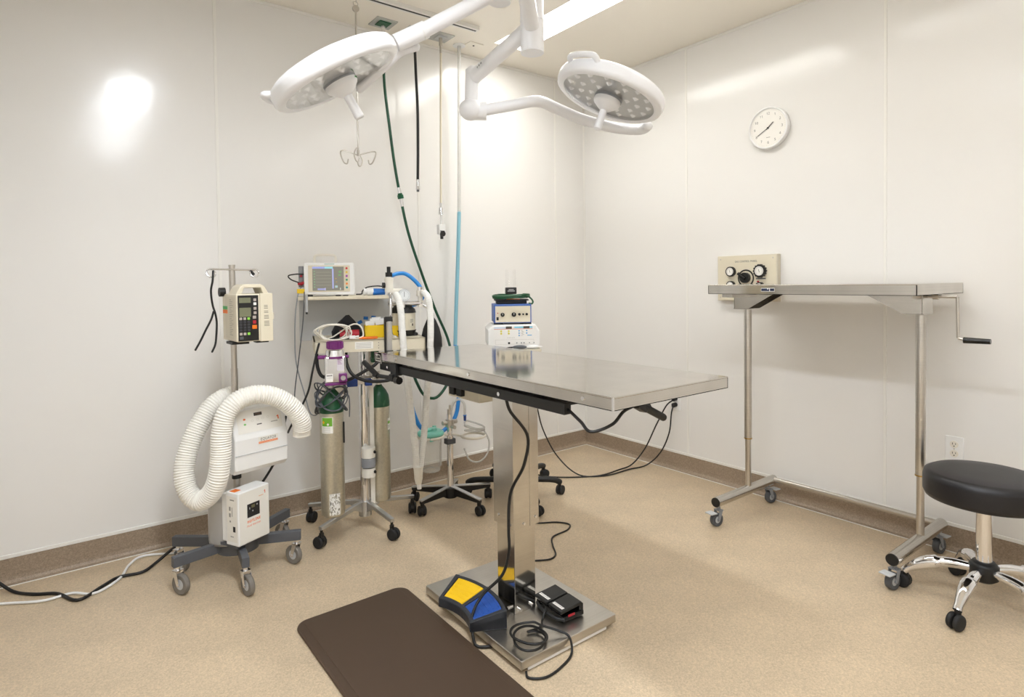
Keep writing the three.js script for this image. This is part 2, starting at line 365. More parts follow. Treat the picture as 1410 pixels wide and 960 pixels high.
// things under and on the table
let twinPedal;
function cordPart(parent, name, pts, r, mat = M.black, seg = 80) { parent.updateMatrixWorld(true); return obj(name, tube(pts.map(p => parent.worldToLocal(V(...p))), r, seg, 8), mat, parent); }
{
  // curved double pedal
  const cx = -2.33, cz = 1.485, Ri = .225, Ro = .352;
  const t = thing('foot_switch', 'curved grey double foot switch with yellow and blue pedals', 'foot switch', [cx, .0465, cz]);
  const sector = (r0, r1, a0, a1, n = 10) => { const p = []; for (let i = 0; i <= n; i++) { const a = D(a0 + (a1 - a0) * i / n); p.push([r1 * Math.cos(a), r1 * Math.sin(a)]); } for (let i = n; i >= 0; i--) { const a = D(a0 + (a1 - a0) * i / n); p.push([r0 * Math.cos(a), r0 * Math.sin(a)]); } return p; };
  const shear = g => { const p = g.attributes.position; for (let i = 0; i < p.count; i++) { const r = Math.hypot(p.getX(i), p.getZ(i)), y = p.getY(i); if (y > .006) p.setY(i, y + (r - Ri) * .24 * Math.min(1, y / .03)); } g.computeVertexNormals(); return g; };
  obj('body', [shear(slab(sector(Ri, Ro, -28, 28), .026, 0, .004)), shear(slab(sector(Ri - .002, Ri + .014, -28, 28), .036, 0, .004)), shear(slab(sector(Ro - .014, Ro, -28, 28), .035, 0, .004)), shear(slab(sector(Ri, Ro, -28, -25), .036, 0, .003)), shear(slab(sector(Ri, Ro, 25, 28), .036, 0, .003)), shear(slab(sector(Ri, Ro, -1.8, 1.8), .036, 0, .003))], M.pedalBody, t);
  const y = obj('pedal', shear(slab(sector(Ri + .012, Ro - .014, -24.5, -2.6), .036, 0, .005)), M.pedalYellow, t); y.userData.label = 'yellow pedal';
  const b = obj('pedal', shear(slab(sector(Ri + .012, Ro - .014, 2.6, 24.5), .036, 0, .005)), M.pedalBlue, t); b.userData.label = 'blue pedal';
  for (let k = 0; k < 5; k++) { obj('grip_rib', shear(slab(sector(Ri + .03 + k * .018, Ri + .033 + k * .018, 5, 22), .0375, 0)), M.pedalBlue, b); obj('grip_rib', shear(slab(sector(Ri + .03 + k * .018, Ri + .033 + k * .018, -22, -5), .0375, 0)), M.pedalYellow, y); }
  // black twin pedal
  const f = twinPedal = thing('foot_switch', 'flat black twin foot switch with white labels on base plate', 'foot switch', [-1.795, .0465, 1.675], D(-3));
  obj('body', [box(.095, .018, .16, 0, .012, 0, .004), box(.02, .03, .15, .04, .028, 0, .004)], M.blackGloss, f);
  for (const s of [-1, 1]) {
    const p = obj('pedal', box(.098, .012, .072, -.004, .042, s * .04, .003).rotateZ(D(5)), M.black, f);
    sheet('pedal_label', .018, .055, print(32, 96, (c, w, h) => { c.fillStyle = '#efede8'; c.fillRect(0, 0, w, h); c.fillStyle = '#9a9a98'; for (let k = 0; k < 6; k++) c.fillRect(8, 12 + k * 13, 12, 5); }), p, -.036, .0454, s * .04, 0, -Math.PI / 2);
  }
  const lb = obj('side_label', box(.03, .008, .001, -.012, .022, .0808), M.red, f); lb.userData.label = 'red and white side label';
  obj('guard', tube([[-.05, .012, -.07], [-.066, .016, -.03], [-.066, .016, .05], [-.045, .012, .078]], .006, 24), M.black, f);
}
const cord = (name, label, pts, r, mat = M.black, seg = 80) => tag(obj(name, tube(pts, r, seg, 8), mat), label, 'cord');
cord('power_cord', 'black cord running down the front of the table column past the pedals', [[-2.078, .872, 1.74], [-2.06, .83, 1.735], [-1.985, .73, 1.735], [-1.985, .632, 1.715], [-1.985, .507, 1.635], [-1.985, .375, 1.622], [-1.985, .298, 1.622], [-2.0, .21, 1.6], [-2.06, .14, 1.56], [-2.105, .09, 1.565], [-2.122, .04, 1.59], [-2.122, .008, 1.61], [-2.1, .007, 1.635], [-2.06, .007, 1.65]], .0055);
{
  const pts = [[-1.868, .075, 1.68], [-1.9, .056, 1.70], [-1.93, .055, 1.725]];
  for (let k = 0; k <= 34; k++) { const a = D(-60 + k * 22), R = .056 + .006 * Math.sin(k * .9); pts.push([-2.012 + R * Math.cos(a) * 1.05, .0525 + .0011 * Math.max(0, k), 1.765 + R * Math.sin(a)]); }
  pts.push([-1.95, .08, 1.75], [-1.905, .062, 1.79], [-1.885, .05, 1.82], [-1.895, .012, 1.845], [-1.965, .005, 1.872], [-2.045, .005, 1.878], [-2.085, .006, 1.845], [-2.075, .008, 1.825]);
  cordPart(twinPedal, 'cord', pts, .0042, M.black, 300);
}
cord('power_cord', 'thin black cord curling on the floor behind the table column', [[-1.38, .004, .83], [-1.284, .004, .944], [-1.2, .004, 1.0], [-1.172, .004, 1.06], [-1.22, .004, 1.1], [-1.34, .004, 1.12], [-1.40, .004, 1.19], [-1.455, .004, 1.27], [-1.5, .004, 1.285], [-1.6, .004, 1.24], [-1.64, .012, 1.3]], .004);
{
  const t = thing('hand_control', 'black hand control hooked below the table end', 'hand control', [-1.89, .9, 2.17], D(10));
  obj('handle', [rod([-.05, .002, 0], [.052, -.05, .02], .011, 12), ball(.011, .052, -.05, .02)], M.black, t);
  obj('grip_head', plate([[-.075, .006], [-.02, .013], [.0, -.012], [-.03, -.024], [-.068, -.006]], .026, -.012, .003), M.black, t);
  obj('hook', box(.03, .022, .02, -.03, .01, 0, .003), M.black, t);
  cordPart(t, 'cord', [[-2.07, .885, 2.02], [-2.1, .865, 2.11], [-2.12, .852, 2.17], [-2.06, .866, 2.19], [-2.01, .892, 2.185], [-1.965, .9, 2.18]], .0045);
}
// rail clamp
{
  const t = thing('rail_clamp', 'black clamp gripping the far end of the table rail', 'clamp', [-2.1, .865, .98]);
  obj('jaw', [box(.035, .05, .05, .01, .02, 0, .004), box(.03, .03, .03, -.01, -.012, .01, .004)], M.black, t);
  obj('knob', [disc(.016, .03, -.012, -.018, .055, 'z', 10), disc(.01, .04, -.012, -.018, .03, 'z', 10)], M.blackGloss, t);
  obj('arm', [rod([-.012, -.014, 0], [-.02, -.02, -.16], .009, 10), rod([-.02, -.02, -.12], [-.03, .03, -.24], .012, 10)], M.black, t);
}
// brown floor mat
{
  const t = thing('floor_mat', 'dark brown anti-fatigue mat beside the table base', 'mat', [-2.352, 0, 1.72]);
  const w = .222, l = .63, r = .05, pts = [];
  for (const [sx, sz, a0] of [[1, 1, 0], [-1, 1, 90], [-1, -1, 180], [1, -1, 270]]) for (let i = 0; i <= 8; i++) { const a = D(a0 + i * 90 / 8); pts.push([sx * (w - r) + r * Math.cos(a), sz * (l - r) + r * Math.sin(a)]); }
  obj('border', slab(pts, .015, 0, .006), M.rubberMat, t);
  obj('pad', box(.385, .0035, 1.20, 0, .0148, 0, .0015), M.rubberMat, t);
}
// ------------------------------------------------------------------ crank table
{
  const t = thing('instrument_table', 'stainless steel crank-height instrument table against the clock wall', 'table', [-.33, 0, 1.95]);
  const X = x => x + .33, Z = z => z - 1.95;
  const S = (a, b, c, d, e, f, r) => span(X(a), X(b), c, d, Z(e), Z(f), r);
  obj('tabletop', [S(-.6008, -.0592, 1.219, 1.224, 1.4952, 2.4208, .0018), S(-.6, -.597, 1.178, 1.222, 1.496, 2.42), S(-.063, -.06, 1.178, 1.222, 1.496, 2.42), S(-.6, -.06, 1.178, 1.222, 2.417, 2.42), S(-.6, -.06, 1.178, 1.222, 1.496, 1.499), S(-.6, -.57, 1.178, 1.18, 1.496, 2.42), S(-.6, -.06, 1.178, 1.18, 2.39, 2.42)], M.steelTop, t);
  sheet('maker_label', .066, .016, print(160, 40, (c, w, h) => { c.fillStyle = '#f2f1ec'; c.fillRect(0, 0, w, h); c.fillStyle = '#1b2748'; c.fillRect(4, 5, w - 8, h - 10); c.fillStyle = '#f2f1ec'; c.fillRect(74, 5, 12, 12); c.fillRect(98, 5, 8, 30); }), t, X(-.6012), 1.2, Z(1.815), -Math.PI / 2);
  for (const [z, s] of [[1.54, 1], [2.34, -1]]) {
    // folded gusset channel that runs inward from each post
    const g = [[0, 0], [s * .19, 0], [s * .045, -.082], [s * -.03, -.082], [s * -.03, 0]];
    for (const x of [-.385, -.27]) obj('gusset', plate(g, .003, 0).rotateY(-Math.PI / 2).translate(X(x), 1.178, Z(z)), M.steel, t);
    obj('gusset_web', [S(-.388, -.27, 1.094, 1.097, z - .035, z + .035), S(-.388, -.27, 1.096, 1.178, z - s * .03 - .0015, z - s * .03 + .0015), S(-.50, -.16, 1.158, 1.178, z - .03, z + .03)], M.steel, t);
    const p = obj('post', cyl(.0195, .0195, .69, X(-.31), .745, Z(z)), M.plateSteel, t);
    obj('collar', cyl(.0205, .0205, .006, X(-.31), .4, Z(z)), M.brass, p);
    obj('inner_post', cyl(.015, .015, .29, X(-.31), .265, Z(z)), M.satin, t);
    const f = obj('foot_tube', disc(.025, .56, X(-.33), .122, Z(z), 'x', 24), M.steel, t);
    obj('end_plug', disc(.0235, .004, X(-.611), .122, Z(z), 'x', 24), M.black, f);
    for (const x of [-.585, -.105]) forkCaster(t, X(x), Z(z), .034, .1, D(x < -.4 ? -100 : 80), M.darkGrey, M.grey, .026, true);
  }
  obj('stretcher', disc(.0135, .79, X(-.072), .128, Z(1.94), 'z', 16), M.satin, t);
  const c = obj('crank', [rod([X(-.33), 1.168, Z(2.36)], [X(-.33), 1.168, Z(2.475)], .006), rod([X(-.33), 1.168, Z(2.475)], [X(-.33), 1.0, Z(2.478)], .006), rod([X(-.33), 1.0, Z(2.478)], [X(-.33), .995, Z(2.5)], .006), disc(.012, .02, X(-.33), 1.168, Z(2.40), 'z', 12)], M.satin, t);
  obj('crank_handle', [disc(.0125, .088, X(-.33), .993, Z(2.54), 'z', 14, .0105)], M.blackGloss, c);
}
// ------------------------------------------------------------------ stool
{
  const t = thing('stool', 'black padded round stool with chrome five-leg base', 'stool', [-.478, 0, 2.603]);
  obj('seat', lathe([[0, .405], [.165, .405], [.186, .411], [.193, .428], [.193, .48], [.187, .5], [.17, .509], [.1, .512], [0, .513]], 64), M.blackVinyl, t);
  obj('seat_plate', cyl(.1, .1, .008, 0, .401, 0), M.black, t);
  obj('gas_lift', [cyl(.014, .014, .1, 0, .38, 0), cyl(.012, .012, .06, 0, .4, 0)], M.chrome, t);
  obj('column', [cyl(.0255, .0255, .2, 0, .26, 0, 32)], M.chrome, t);
  obj('hub', [lathe([[0, .1], [.03, .1], [.045, .112], [.047, .16], [.034, .175], [0, .176]], 32)], M.black, t);
  for (let k = 0; k < 5; k++) {
    const a = D(183 + 72 * k), co = Math.cos(a), si = Math.sin(a);
    const leg = obj('leg', ribbed([[co * .035, .142, si * .035], [co * .11, .14, si * .11], [co * .185, .118, si * .185], [co * .243, .078, si * .243], [co * .252, .068, si * .252]], u => .015 + .011 * Math.sin(Math.min(1, u * 1.1) * Math.PI) * (u > .45 ? 1 : .4), 30, 14), M.chrome, t);
    twinCaster(t, co * .247, si * .247, .029, k === 1 ? D(180) : a + 1.2 + k, .08);
  }
}
// wall outlet
{
  const t = thing('wall_outlet', 'white double electrical outlet beside the stool', 'outlet', [-.004, .466, 2.375], -Math.PI / 2);
  obj('cover', box(.07, .114, .008, 0, 0, 0, .003), M.white, t);
  for (const y of [.021, -.021]) {
    const f = obj('socket', disc(.0165, .003, 0, y, .0045, 'z', 24), M.whiteWarm, t);
    obj('slot', [box(.002, .009, .001, -.006, y + .003, .0062), box(.002, .007, .001, .006, y + .003, .0062), disc(.0025, .001, 0, y - .008, .0062, 'z', 10)], M.black, f);
  }
  obj('screw', disc(.003, .002, 0, 0, .005, 'z', 10), M.satin, t);
}
// second outlet and the two cords that hang from it behind the table
{
  const t = thing('wall_outlet', 'white electrical outlet with two black plugs low behind the table', 'outlet', [-.004, .45, .845], -Math.PI / 2);
  obj('cover', box(.07, .114, .008, 0, 0, 0, .003), M.white, t);
  for (const y of [.02, -.02]) obj('plug', [disc(.014, .03, 0, y, .018, 'z', 16), box(.02, .016, .02, 0, y - .006, .028, .003)], M.black, t);
  cord('power_cord', 'thin black cord looping from the upper wall plug to the floor', [[-.035, .464, .845], [-.075, .44, .83], [-.1, .3, .76], [-.13, .12, .68], [-.2, .02, .63], [-.32, .005, .62], [-.5, .005, .62], [-.66, .005, .53], [-.8, .02, .45], [-.96, .08, .44]], .0045);
  cord('power_cord', 'thin black cord looping from the lower wall plug past the baseboard', [[-.035, .424, .845], [-.06, .39, .85], [-.06, .25, .83], [-.07, .1, .76], [-.13, .02, .70], [-.26, .0065, .66], [-.48, .0065, .645], [-.6, .01, .54], [-.64, .1, .38], [-.72, .28, .33], [-.84, .5, .4], [-.98, .66, .5]], .0045);
}
// ------------------------------------------------------------------ clock and gas panel
{
  const t = thing('wall_clock', 'round white wall clock with black numerals', 'clock', [-.003, 2.102, 1.499], -Math.PI / 2);
  obj('case', lathe([[0, 0], [.112, 0], [.1185, .006], [.1185, .024], [.114, .031], [.108, .0305], [.106, .022], [0, .022]], 64).rotateX(Math.PI / 2), M.white, t);
  const face = print(512, 512, (c, w) => {
    c.fillStyle = '#f2efe8'; c.fillRect(0, 0, w, w);
    for (let k = 1; k <= 12; k++) { const a = D(k * 30); fillText(c, String(k), 256 + 196 * Math.sin(a), 256 - 196 * Math.cos(a), '46px sans-serif', '#43403c'); }
    for (let k = 0; k < 60; k++) { const a = D(k * 6); c.fillStyle = '#a5a19a'; c.fillRect(254 + 236 * Math.sin(a), 254 - 236 * Math.cos(a), 4, 4); }
    c.fillStyle = '#8a867f'; c.fillRect(228, 380, 56, 6);
  }, .5);
  const m = new THREE.Mesh(new THREE.CircleGeometry(.106, 64), face); m.name = 'dial'; m.position.z = .0226; m.castShadow = m.receiveShadow = true; t.add(m);
  const hand = (name, a, l, w) => obj(name, box(w, l + .012, .0012, 0, l / 2 - .006, 0).rotateZ(-D(a)).translate(0, 0, .0265), M.black, t);
  hand('hour_hand', 50, .042, .0042); hand('minute_hand', 240, .072, .003);
  obj('hand_pivot', disc(.0045, .007, 0, 0, .0255, 'z', 16), M.black, t);
}
{
  const t = thing('gas_control_panel', 'cream wall gas control panel with gauges and black selector', 'control panel', [-.003, 1.257, 1.372], -Math.PI / 2);
  obj('case', box(.376, .268, .04, 0, 0, .02, .004), M.beige, t);
  const p = obj('front_plate', box(.366, .258, .003, 0, 0, .0412), M.cream, t);
  sheet('lettering', .17, .022, print(256, 32, (c, w, h) => { c.fillStyle = '#e2d9c2'; c.fillRect(0, 0, w, h); fillText(c, 'GAS CONTROL PANEL', w / 2, 17, '22px sans-serif', '#3a3833'); }), p, 0, .098, .0432);
  for (const [x, y] of [[-.165, .113], [.165, .113], [-.165, -.113], [.165, -.113]]) obj('screw', disc(.004, .002, x, y, .0432, 'z', 10), M.satin, p);
  const dial = print(128, 128, (c, w) => { c.fillStyle = '#f1efe9'; c.fillRect(0, 0, w, w); c.strokeStyle = '#33312d'; c.lineWidth = 3; for (let k = 0; k <= 20; k++) { const a = D(135 + k * 13.5); c.beginPath(); c.moveTo(64 + 46 * Math.cos(a), 64 + 46 * Math.sin(a)); c.lineTo(64 + 56 * Math.cos(a), 64 + 56 * Math.sin(a)); c.stroke(); } c.lineWidth = 5; c.beginPath(); c.moveTo(56, 40); c.lineTo(70, 84); c.stroke(); });
  const gauge = (x, y, r, kn) => {
    const g = obj('gauge', [disc(r, .02, x, y, .052, 'z', 36)], M.black, t);
    const m = new THREE.Mesh(new THREE.CircleGeometry(r * .78, 32), dial); m.name = 'gauge_face'; m.position.set(x, y, .0628); m.castShadow = m.receiveShadow = true; g.add(m);
    if (kn) for (let k = 0; k < 14; k++) { const a = k * Math.PI / 7; obj('rim_notch', disc(.005, .018, x + r * Math.cos(a), y + r * Math.sin(a), .052, 'z', 8), M.black, g); }
  };
  gauge(-.092, .04, .029); gauge(.092, .04, .034, true);
  const s = obj('selector', [torus(.047, .004, 0, 0, .044, 'z', 40, 6), disc(.03, .022, 0, .002, .053, 'z', 28)], M.black, t);
  obj('selector_lever', rod([.008, -.004, .066], [-.036, .028, .066], .009, 12), M.blackGloss, s);
  gauge(-.092, -.042, .026); gauge(.092, -.05, .026);
  const n = obj('name_strip', box(.06, .006, .001, .092, -.004, .0432), M.darkGrey, p);
  obj('red_mark', box(.014, .008, .001, .075, -.02, .0432), M.red, p);
}
// ------------------------------------------------------------------ floor cords by the hose wall
cord('power_cord', 'thick black power cord along the baseboard to the warmer pole', [[-3.56, .12, .03], [-3.47, .06, .06], [-3.40, .008, .12], [-3.33, .007, .2], [-3.26, .007, .25], [-3.19, .007, .37], [-3.11, .007, .3], [-3.05, .007, .25], [-2.96, .007, .26], [-2.90, .02, .22], [-2.82, .06, .2], [-2.74, .1, .3], [-2.69, .14, .4]], .0065);
cord('power_cord', 'white power cord on the floor along the baseboard', [[-3.58, .006, .15], [-3.44, .006, .205], [-3.30, .006, .285], [-3.21, .006, .285], [-3.14, .006, .345], [-3.05, .006, .27], [-3.0, .006, .14], [-2.95, .006, .08], [-2.84, .006, .13], [-2.75, .006, .2], [-2.66, .03, .3], [-2.63, .1, .42]], .0055, M.white);
// ------------------------------------------------------------------ surgical lamps on their ceiling mount
{
  const t = thing('lamp_mount', 'white ceiling mount column carrying both surgical lamps', 'lamp mount', [-1.86, ROOM.h, 1.59]);
  const L = p => V(p[0] + 1.86, p[1] - ROOM.h, p[2] - 1.59);
  obj('ceiling_flange', [cyl(.14, .15, .05, 0, -.025, 0, 40)], M.lampWhite, t);
  obj('column', [cyl(.045, .045, .3, 0, -.19, 0, 32), cyl(.055, .055, .1, 0, -.385, 0, 32), ball(.055, 0, -.435, 0, 1, .25, 1)], M.lampWhite, t);
  const a = obj('extension_arm', [rod(L([-1.86, 2.335, 1.59]), L([-1.645, 2.315, 1.372]), .032, 24)], M.lampWhite, t);
  obj('joint', [cyl(.049, .049, .33, -1.62 + 1.86, 2.383 - ROOM.h, 1.345 - 1.59, 40), cyl(.0475, .049, .006, -1.62 + 1.86, 2.215 - ROOM.h, 1.345 - 1.59, 40), torus(.0492, .0016, -1.62 + 1.86, 2.345 - ROOM.h, 1.345 - 1.59, 'y', 40)], M.lampWhite, a);
  const b = obj('extension_arm', [rod(L([-1.86, 2.47, 1.59]), L([-1.80, 2.47, 1.37]), .03, 24)], M.lampWhite, t);
  obj('joint', [cyl(.044, .044, .16, -1.795 + 1.86, 2.45 - ROOM.h, 1.355 - 1.59, 32)], M.lampWhite, b);
}
function lampHead(t, c, n, edgeDir, gripA) {      // c centre of the glass, n the way it shines, edgeDir in its plane
  const y = n.clone().negate().normalize(), x = edgeDir.clone().addScaledVector(y, -edgeDir.dot(y)).normalize(), z = new THREE.Vector3().crossVectors(x, y);
  const m = new THREE.Matrix4().makeBasis(x, y, z).setPosition(c.clone().sub(t.position));
  const put = (name, g, mat, parent) => obj(name, (Array.isArray(g) ? g : [g]).map(q => q.applyMatrix4(m)), mat, parent);
  const h = put('housing', lathe([[.214, .0], [.222, -.003], [.235, -.003], [.246, .004], [.25, .016], [.25, .042], [.244, .056], [.225, .067], [.16, .085], [.08, .095], [0, .097]], 72), M.lampWhite, t);
  const face = put('reflector', lathe([[0, .012], [.214, .012], [.2155, .002]], 64), M.lens, t);
  const rings = [[6, .085, .2], [11, .135, 0], [15, .186, .1]];
  for (const [k, R, o] of rings) for (let i = 0; i < k; i++) {
    const a = o + i / k * Math.PI * 2;
    put('led_lens', new THREE.ConeGeometry(.0165, .012, 5).rotateX(Math.PI).rotateY(a * 3).translate(R * Math.cos(a), .0065, R * Math.sin(a)), M.led, face);  // lens bits; white tint and star shape stand in for their sparkle
  }
  put('cover_glass', new THREE.CylinderGeometry(.2145, .2145, .002, 64).translate(0, -.0005, 0), M.clear, t);
  const hub = put('handle_hub', [lathe([[.06, .0], [.062, -.02], [.058, -.028], [.03, -.05], [.018, -.058], [0, -.058]], 40)], M.lampWhite, t);
  put('control_ring', lathe([[.058, .01], [.0645, .006], [.0645, -.004], [.061, -.006]], 40), M.grey, hub);
  for (let i = 0; i < 5; i++) { const a = D(gripA + 180 + (i - 2) * 9); put('button', box(.004, .004, .006, .0625 * Math.cos(a), -.014, .0625 * Math.sin(a)), i === 3 ? M.black : M.greenTag, hub); }
  put('sterile_handle', [lathe([[.0175, -.052], [.0165, -.09], [.0185, -.14], [.015, -.148], [0, -.149]], 24)], M.lampWhite, t);
  const ga = D(gripA), gx = r => Math.cos(ga) * r, gz = r => Math.sin(ga) * r, tx = -Math.sin(ga), tz = Math.cos(ga);
  put('side_grip', tube([[gx(.232) + tx * .075, .048, gz(.232) + tz * .075], [gx(.252) + tx * .066, .06, gz(.252) + tz * .066], [gx(.262), .064, gz(.262)], [gx(.252) - tx * .066, .06, gz(.252) - tz * .066], [gx(.232) - tx * .075, .048, gz(.232) - tz * .075]], .013, 30, 10), M.lampWhite, t);
  return { m };
}
{
  const n1 = V(.483, -.868, .114).normalize();
  const e1 = V(-.746, -.476, -.465);
  const t = thing('surgical_lamp', 'white surgical lamp tilted edge-on below the ceiling gas outlets', 'surgical lamp', [-1.795, 2.45, 1.355], 0, 'surgical lamps');
  const L = p => V(...p).sub(t.position);
  lampHead(t, V(-2.385, 2.0, 1.15), n1, e1, 0);
  obj('spring_arm', [rod(L([-1.81, 2.41, 1.345]), L([-2.075, 2.235, 1.215]), .029, 24), rod(L([-2.06, 2.245, 1.222]), L([-2.165, 2.182, 1.174]), .0335, 24)], M.lampWhite, t);
  obj('arm_collar', [torus(.032, .0025, 0, 0, 0, 'y', 32).applyQuaternion(new THREE.Quaternion().setFromUnitVectors(V(0, 1, 0), V(-.265, -.175, -.13).normalize())).translate(...L([-2.075, 2.235, 1.215]).toArray())], M.white, t);
  obj('yoke', tube([L([-2.075, 2.19, 1.17]), L([-2.13, 2.165, 1.14]), L([-2.16, 2.13, 1.11]), L([-2.2, 2.085, 1.06]), L([-2.24, 2.04, 1.0])], .017, 30, 10), M.lampWhite, t);
  const n2 = V(-.31, -.932, -.19).normalize();
  const e2 = V(.712, -.36, .603);
  const s = thing('surgical_lamp', 'white surgical lamp showing its ring of clear diodes', 'surgical lamp', [-1.62, 2.31, 1.345], 0, 'surgical lamps');
  const K = p => V(...p).sub(s.position);
  lampHead(s, V(-1.223, 2.078, 1.402), n2, e2, 131);
  obj('spring_arm', [rod(K([-1.615, 2.33, 1.335]), K([-1.655, 2.215, .965]), .033, 24)], M.lampWhite, s);
  sheet('arm_marking', .09, .02, print(128, 28, (c, w, h) => { c.fillStyle = '#f1f1f2'; c.fillRect(0, 0, w, h); c.fillStyle = '#3a3a3c'; c.fillRect(2, 6, 34, 16); c.fillStyle = '#8b8b8e'; for (let k = 0; k < 3; k++) c.fillRect(48 + k * 24, 8, 14, 12); }), s, ...K([-1.682, 2.236, 1.03]).toArray(), D(-92), D(0), D(16));
  obj('elbow', [rod(K([-1.657, 2.25, .945]), K([-1.66, 2.1, .94]), .031, 24), ball(.034, ...K([-1.656, 2.235, .95]).toArray())], M.lampWhite, s);
  obj('knuckle', [ball(.056, ...K([-1.663, 2.065, .94]).toArray(), 1, .9, 1), rod(K([-1.67, 2.06, .93]), K([-1.60, 2.06, .975]), .042, 20)], M.lampWhite, s);
  obj('yoke', tube([K([-1.612, 2.063, .965]), K([-1.521, 2.081, 1.046]), K([-1.412, 2.101, 1.13]), K([-1.291, 2.092, 1.122]), K([-1.145, 2.057, 1.147]), K([-.995, 2.013, 1.244]), K([-.93, 1.995, 1.34]), K([-.95, 1.995, 1.40])], .0265, 60, 14), M.lampWhite, s);
}
// ------------------------------------------------------------------ things hanging from the ceiling
{
  const t = thing('drip_hook', 'thin steel ceiling rod ending in four drip hooks', 'drip hook', [-1.99, 2.72, .392]);
  obj('hanger', [torus(.012, .0025, 0, -.045, 0, 'z', 20, 6), tube([[-.006, 0, 0], [0, -.02, .004], [.004, -.036, 0]], .003, 12), disc(.017, .012, 0, -.07, 0, 'z', 20)], M.satin, t);
  obj('rod', [cyl(.0045, .0045, .74, 0, -.445, 0, 10), cyl(.008, .008, .03, 0, -.8, 0, 12)], M.satin, t);
  for (let k = 0; k < 4; k++) {
    const a = D(25 + 90 * k), c = Math.cos(a), s = Math.sin(a), q = (r, y, o = 0) => [c * r - s * o, y, s * r + c * o];
    obj('hook', tube([q(.005, -.81), q(.05, -.795), q(.082, -.79), q(.088, -.8, .01), q(.082, -.825, .018), q(.068, -.852, .01), q(.055, -.855, 0), q(.05, -.835, -.006)], .0035, 30, 6), M.satin, t);
  }
  cord('gas_hose', 'green gas hose hanging from the green ceiling outlet to behind the table', [[-1.715, 2.64, .133], [-1.712, 2.4, .13], [-1.682, 2.134, .13], [-1.655, 1.93, .13], [-1.624, 1.762, .13], [-1.576, 1.552, .13], [-1.493, 1.317, .13], [-1.398, 1.082, .13], [-1.325, .9, .15], [-1.34, .76, .22], [-1.40, .645, .25], [-1.477, .577, .25], [-1.549, .599, .25], [-1.6, .68, .25], [-1.65, .79, .27], [-1.72, .86, .35]], .0085, M.hoseGreen, 140);
  const g = thing('hose_coupling', 'green and chrome coupling halfway down the green hose', 'coupling', [-1.622, 1.757, .13], 0); g.rotation.z = D(12);
  obj('nut', [cyl(.018, .018, .022, 0, 0, 0, 12), cyl(.0135, .0135, .012, 0, .015, 0, 12)], M.green, g);
  obj('ferrule', [cyl(.0095, .012, .04, 0, .035, 0, 14), cyl(.012, .0095, .045, 0, -.034, 0, 14)], M.chrome, g);
  cord('air_hose', 'black air hose hanging straight down the wall', [[-1.515, 2.68, .133], [-1.508, 2.5, .13], [-1.5, 2.288, .13], [-1.502, 2.05, .13], [-1.507, 1.86, .13]], .0085, M.black, 50);
  const e = thing('hose_end', 'chrome fitting at the end of the black hose', 'hose fitting', [-1.507, 1.868, .13]);
  obj('barrel', [cyl(.01, .012, .04, 0, -.02, 0, 14), cyl(.013, .013, .022, 0, -.05, 0, 8)], M.chrome, e); obj('socket', cyl(.008, .008, .012, 0, -.065, 0, 12), M.darkGrey, e);
  cord('vacuum_line', 'thin cream vacuum line hanging from the ceiling plate', [[-1.352, 2.64, .16], [-1.356, 2.3, .155], [-1.362, 1.72, .15]], .0065, M.cream, 30);
  const r = thing('vacuum_regulator', 'small white and black suction regulator on the thin hanging line', 'regulator', [-1.363, 1.722, .15]);
  obj('coupling', [cyl(.008, .008, .05, 0, -.01, 0, 14), cyl(.013, .016, .04, 0, -.035, 0, 16), cyl(.006, .006, .07, 0, -.085, 0, 12)], M.chrome, r);
  obj('body', box(.046, .06, .03, 0, -.145, 0, .004), M.white, r);
  obj('knob', [disc(.017, .012, 0, -.172, .018, 'z', 18)], M.black, r); obj('outlet_barb', cyl(.011, .009, .03, .004, -.188, 0, 12), M.black, r);
  obj('scale_window', box(.03, .006, .002, 0, -.156, .0155), M.darkGrey, r);
  cord('clear_tube', 'clear tube hanging from the ceiling into the pale blue tube', [[-1.19, 2.733, .113], [-1.192, 2.3, .105], [-1.2, 1.694, .1]], .011, M.clearHose, 30);
  cord('blue_tube', 'pale blue tube hanging along the wall beside the green hose', [[-1.2, 1.694, .1], [-1.214, 1.4, .1], [-1.235, 1.1, .105], [-1.262, .86, .13]], .0125, M.paleBlue, 40);
  cord('scavenging_hose', 'bright blue hose sagging in a loop below the table', [[-1.262, .86, .13], [-1.29, .74, .2], [-1.315, .61, .25], [-1.35, .45, .26], [-1.42, .385, .26], [-1.5, .37, .27], [-1.59, .42, .28], [-1.65, .52, .3], [-1.71, .68, .36], [-1.76, .82, .42]], .0125, M.blueHose, 90);
}
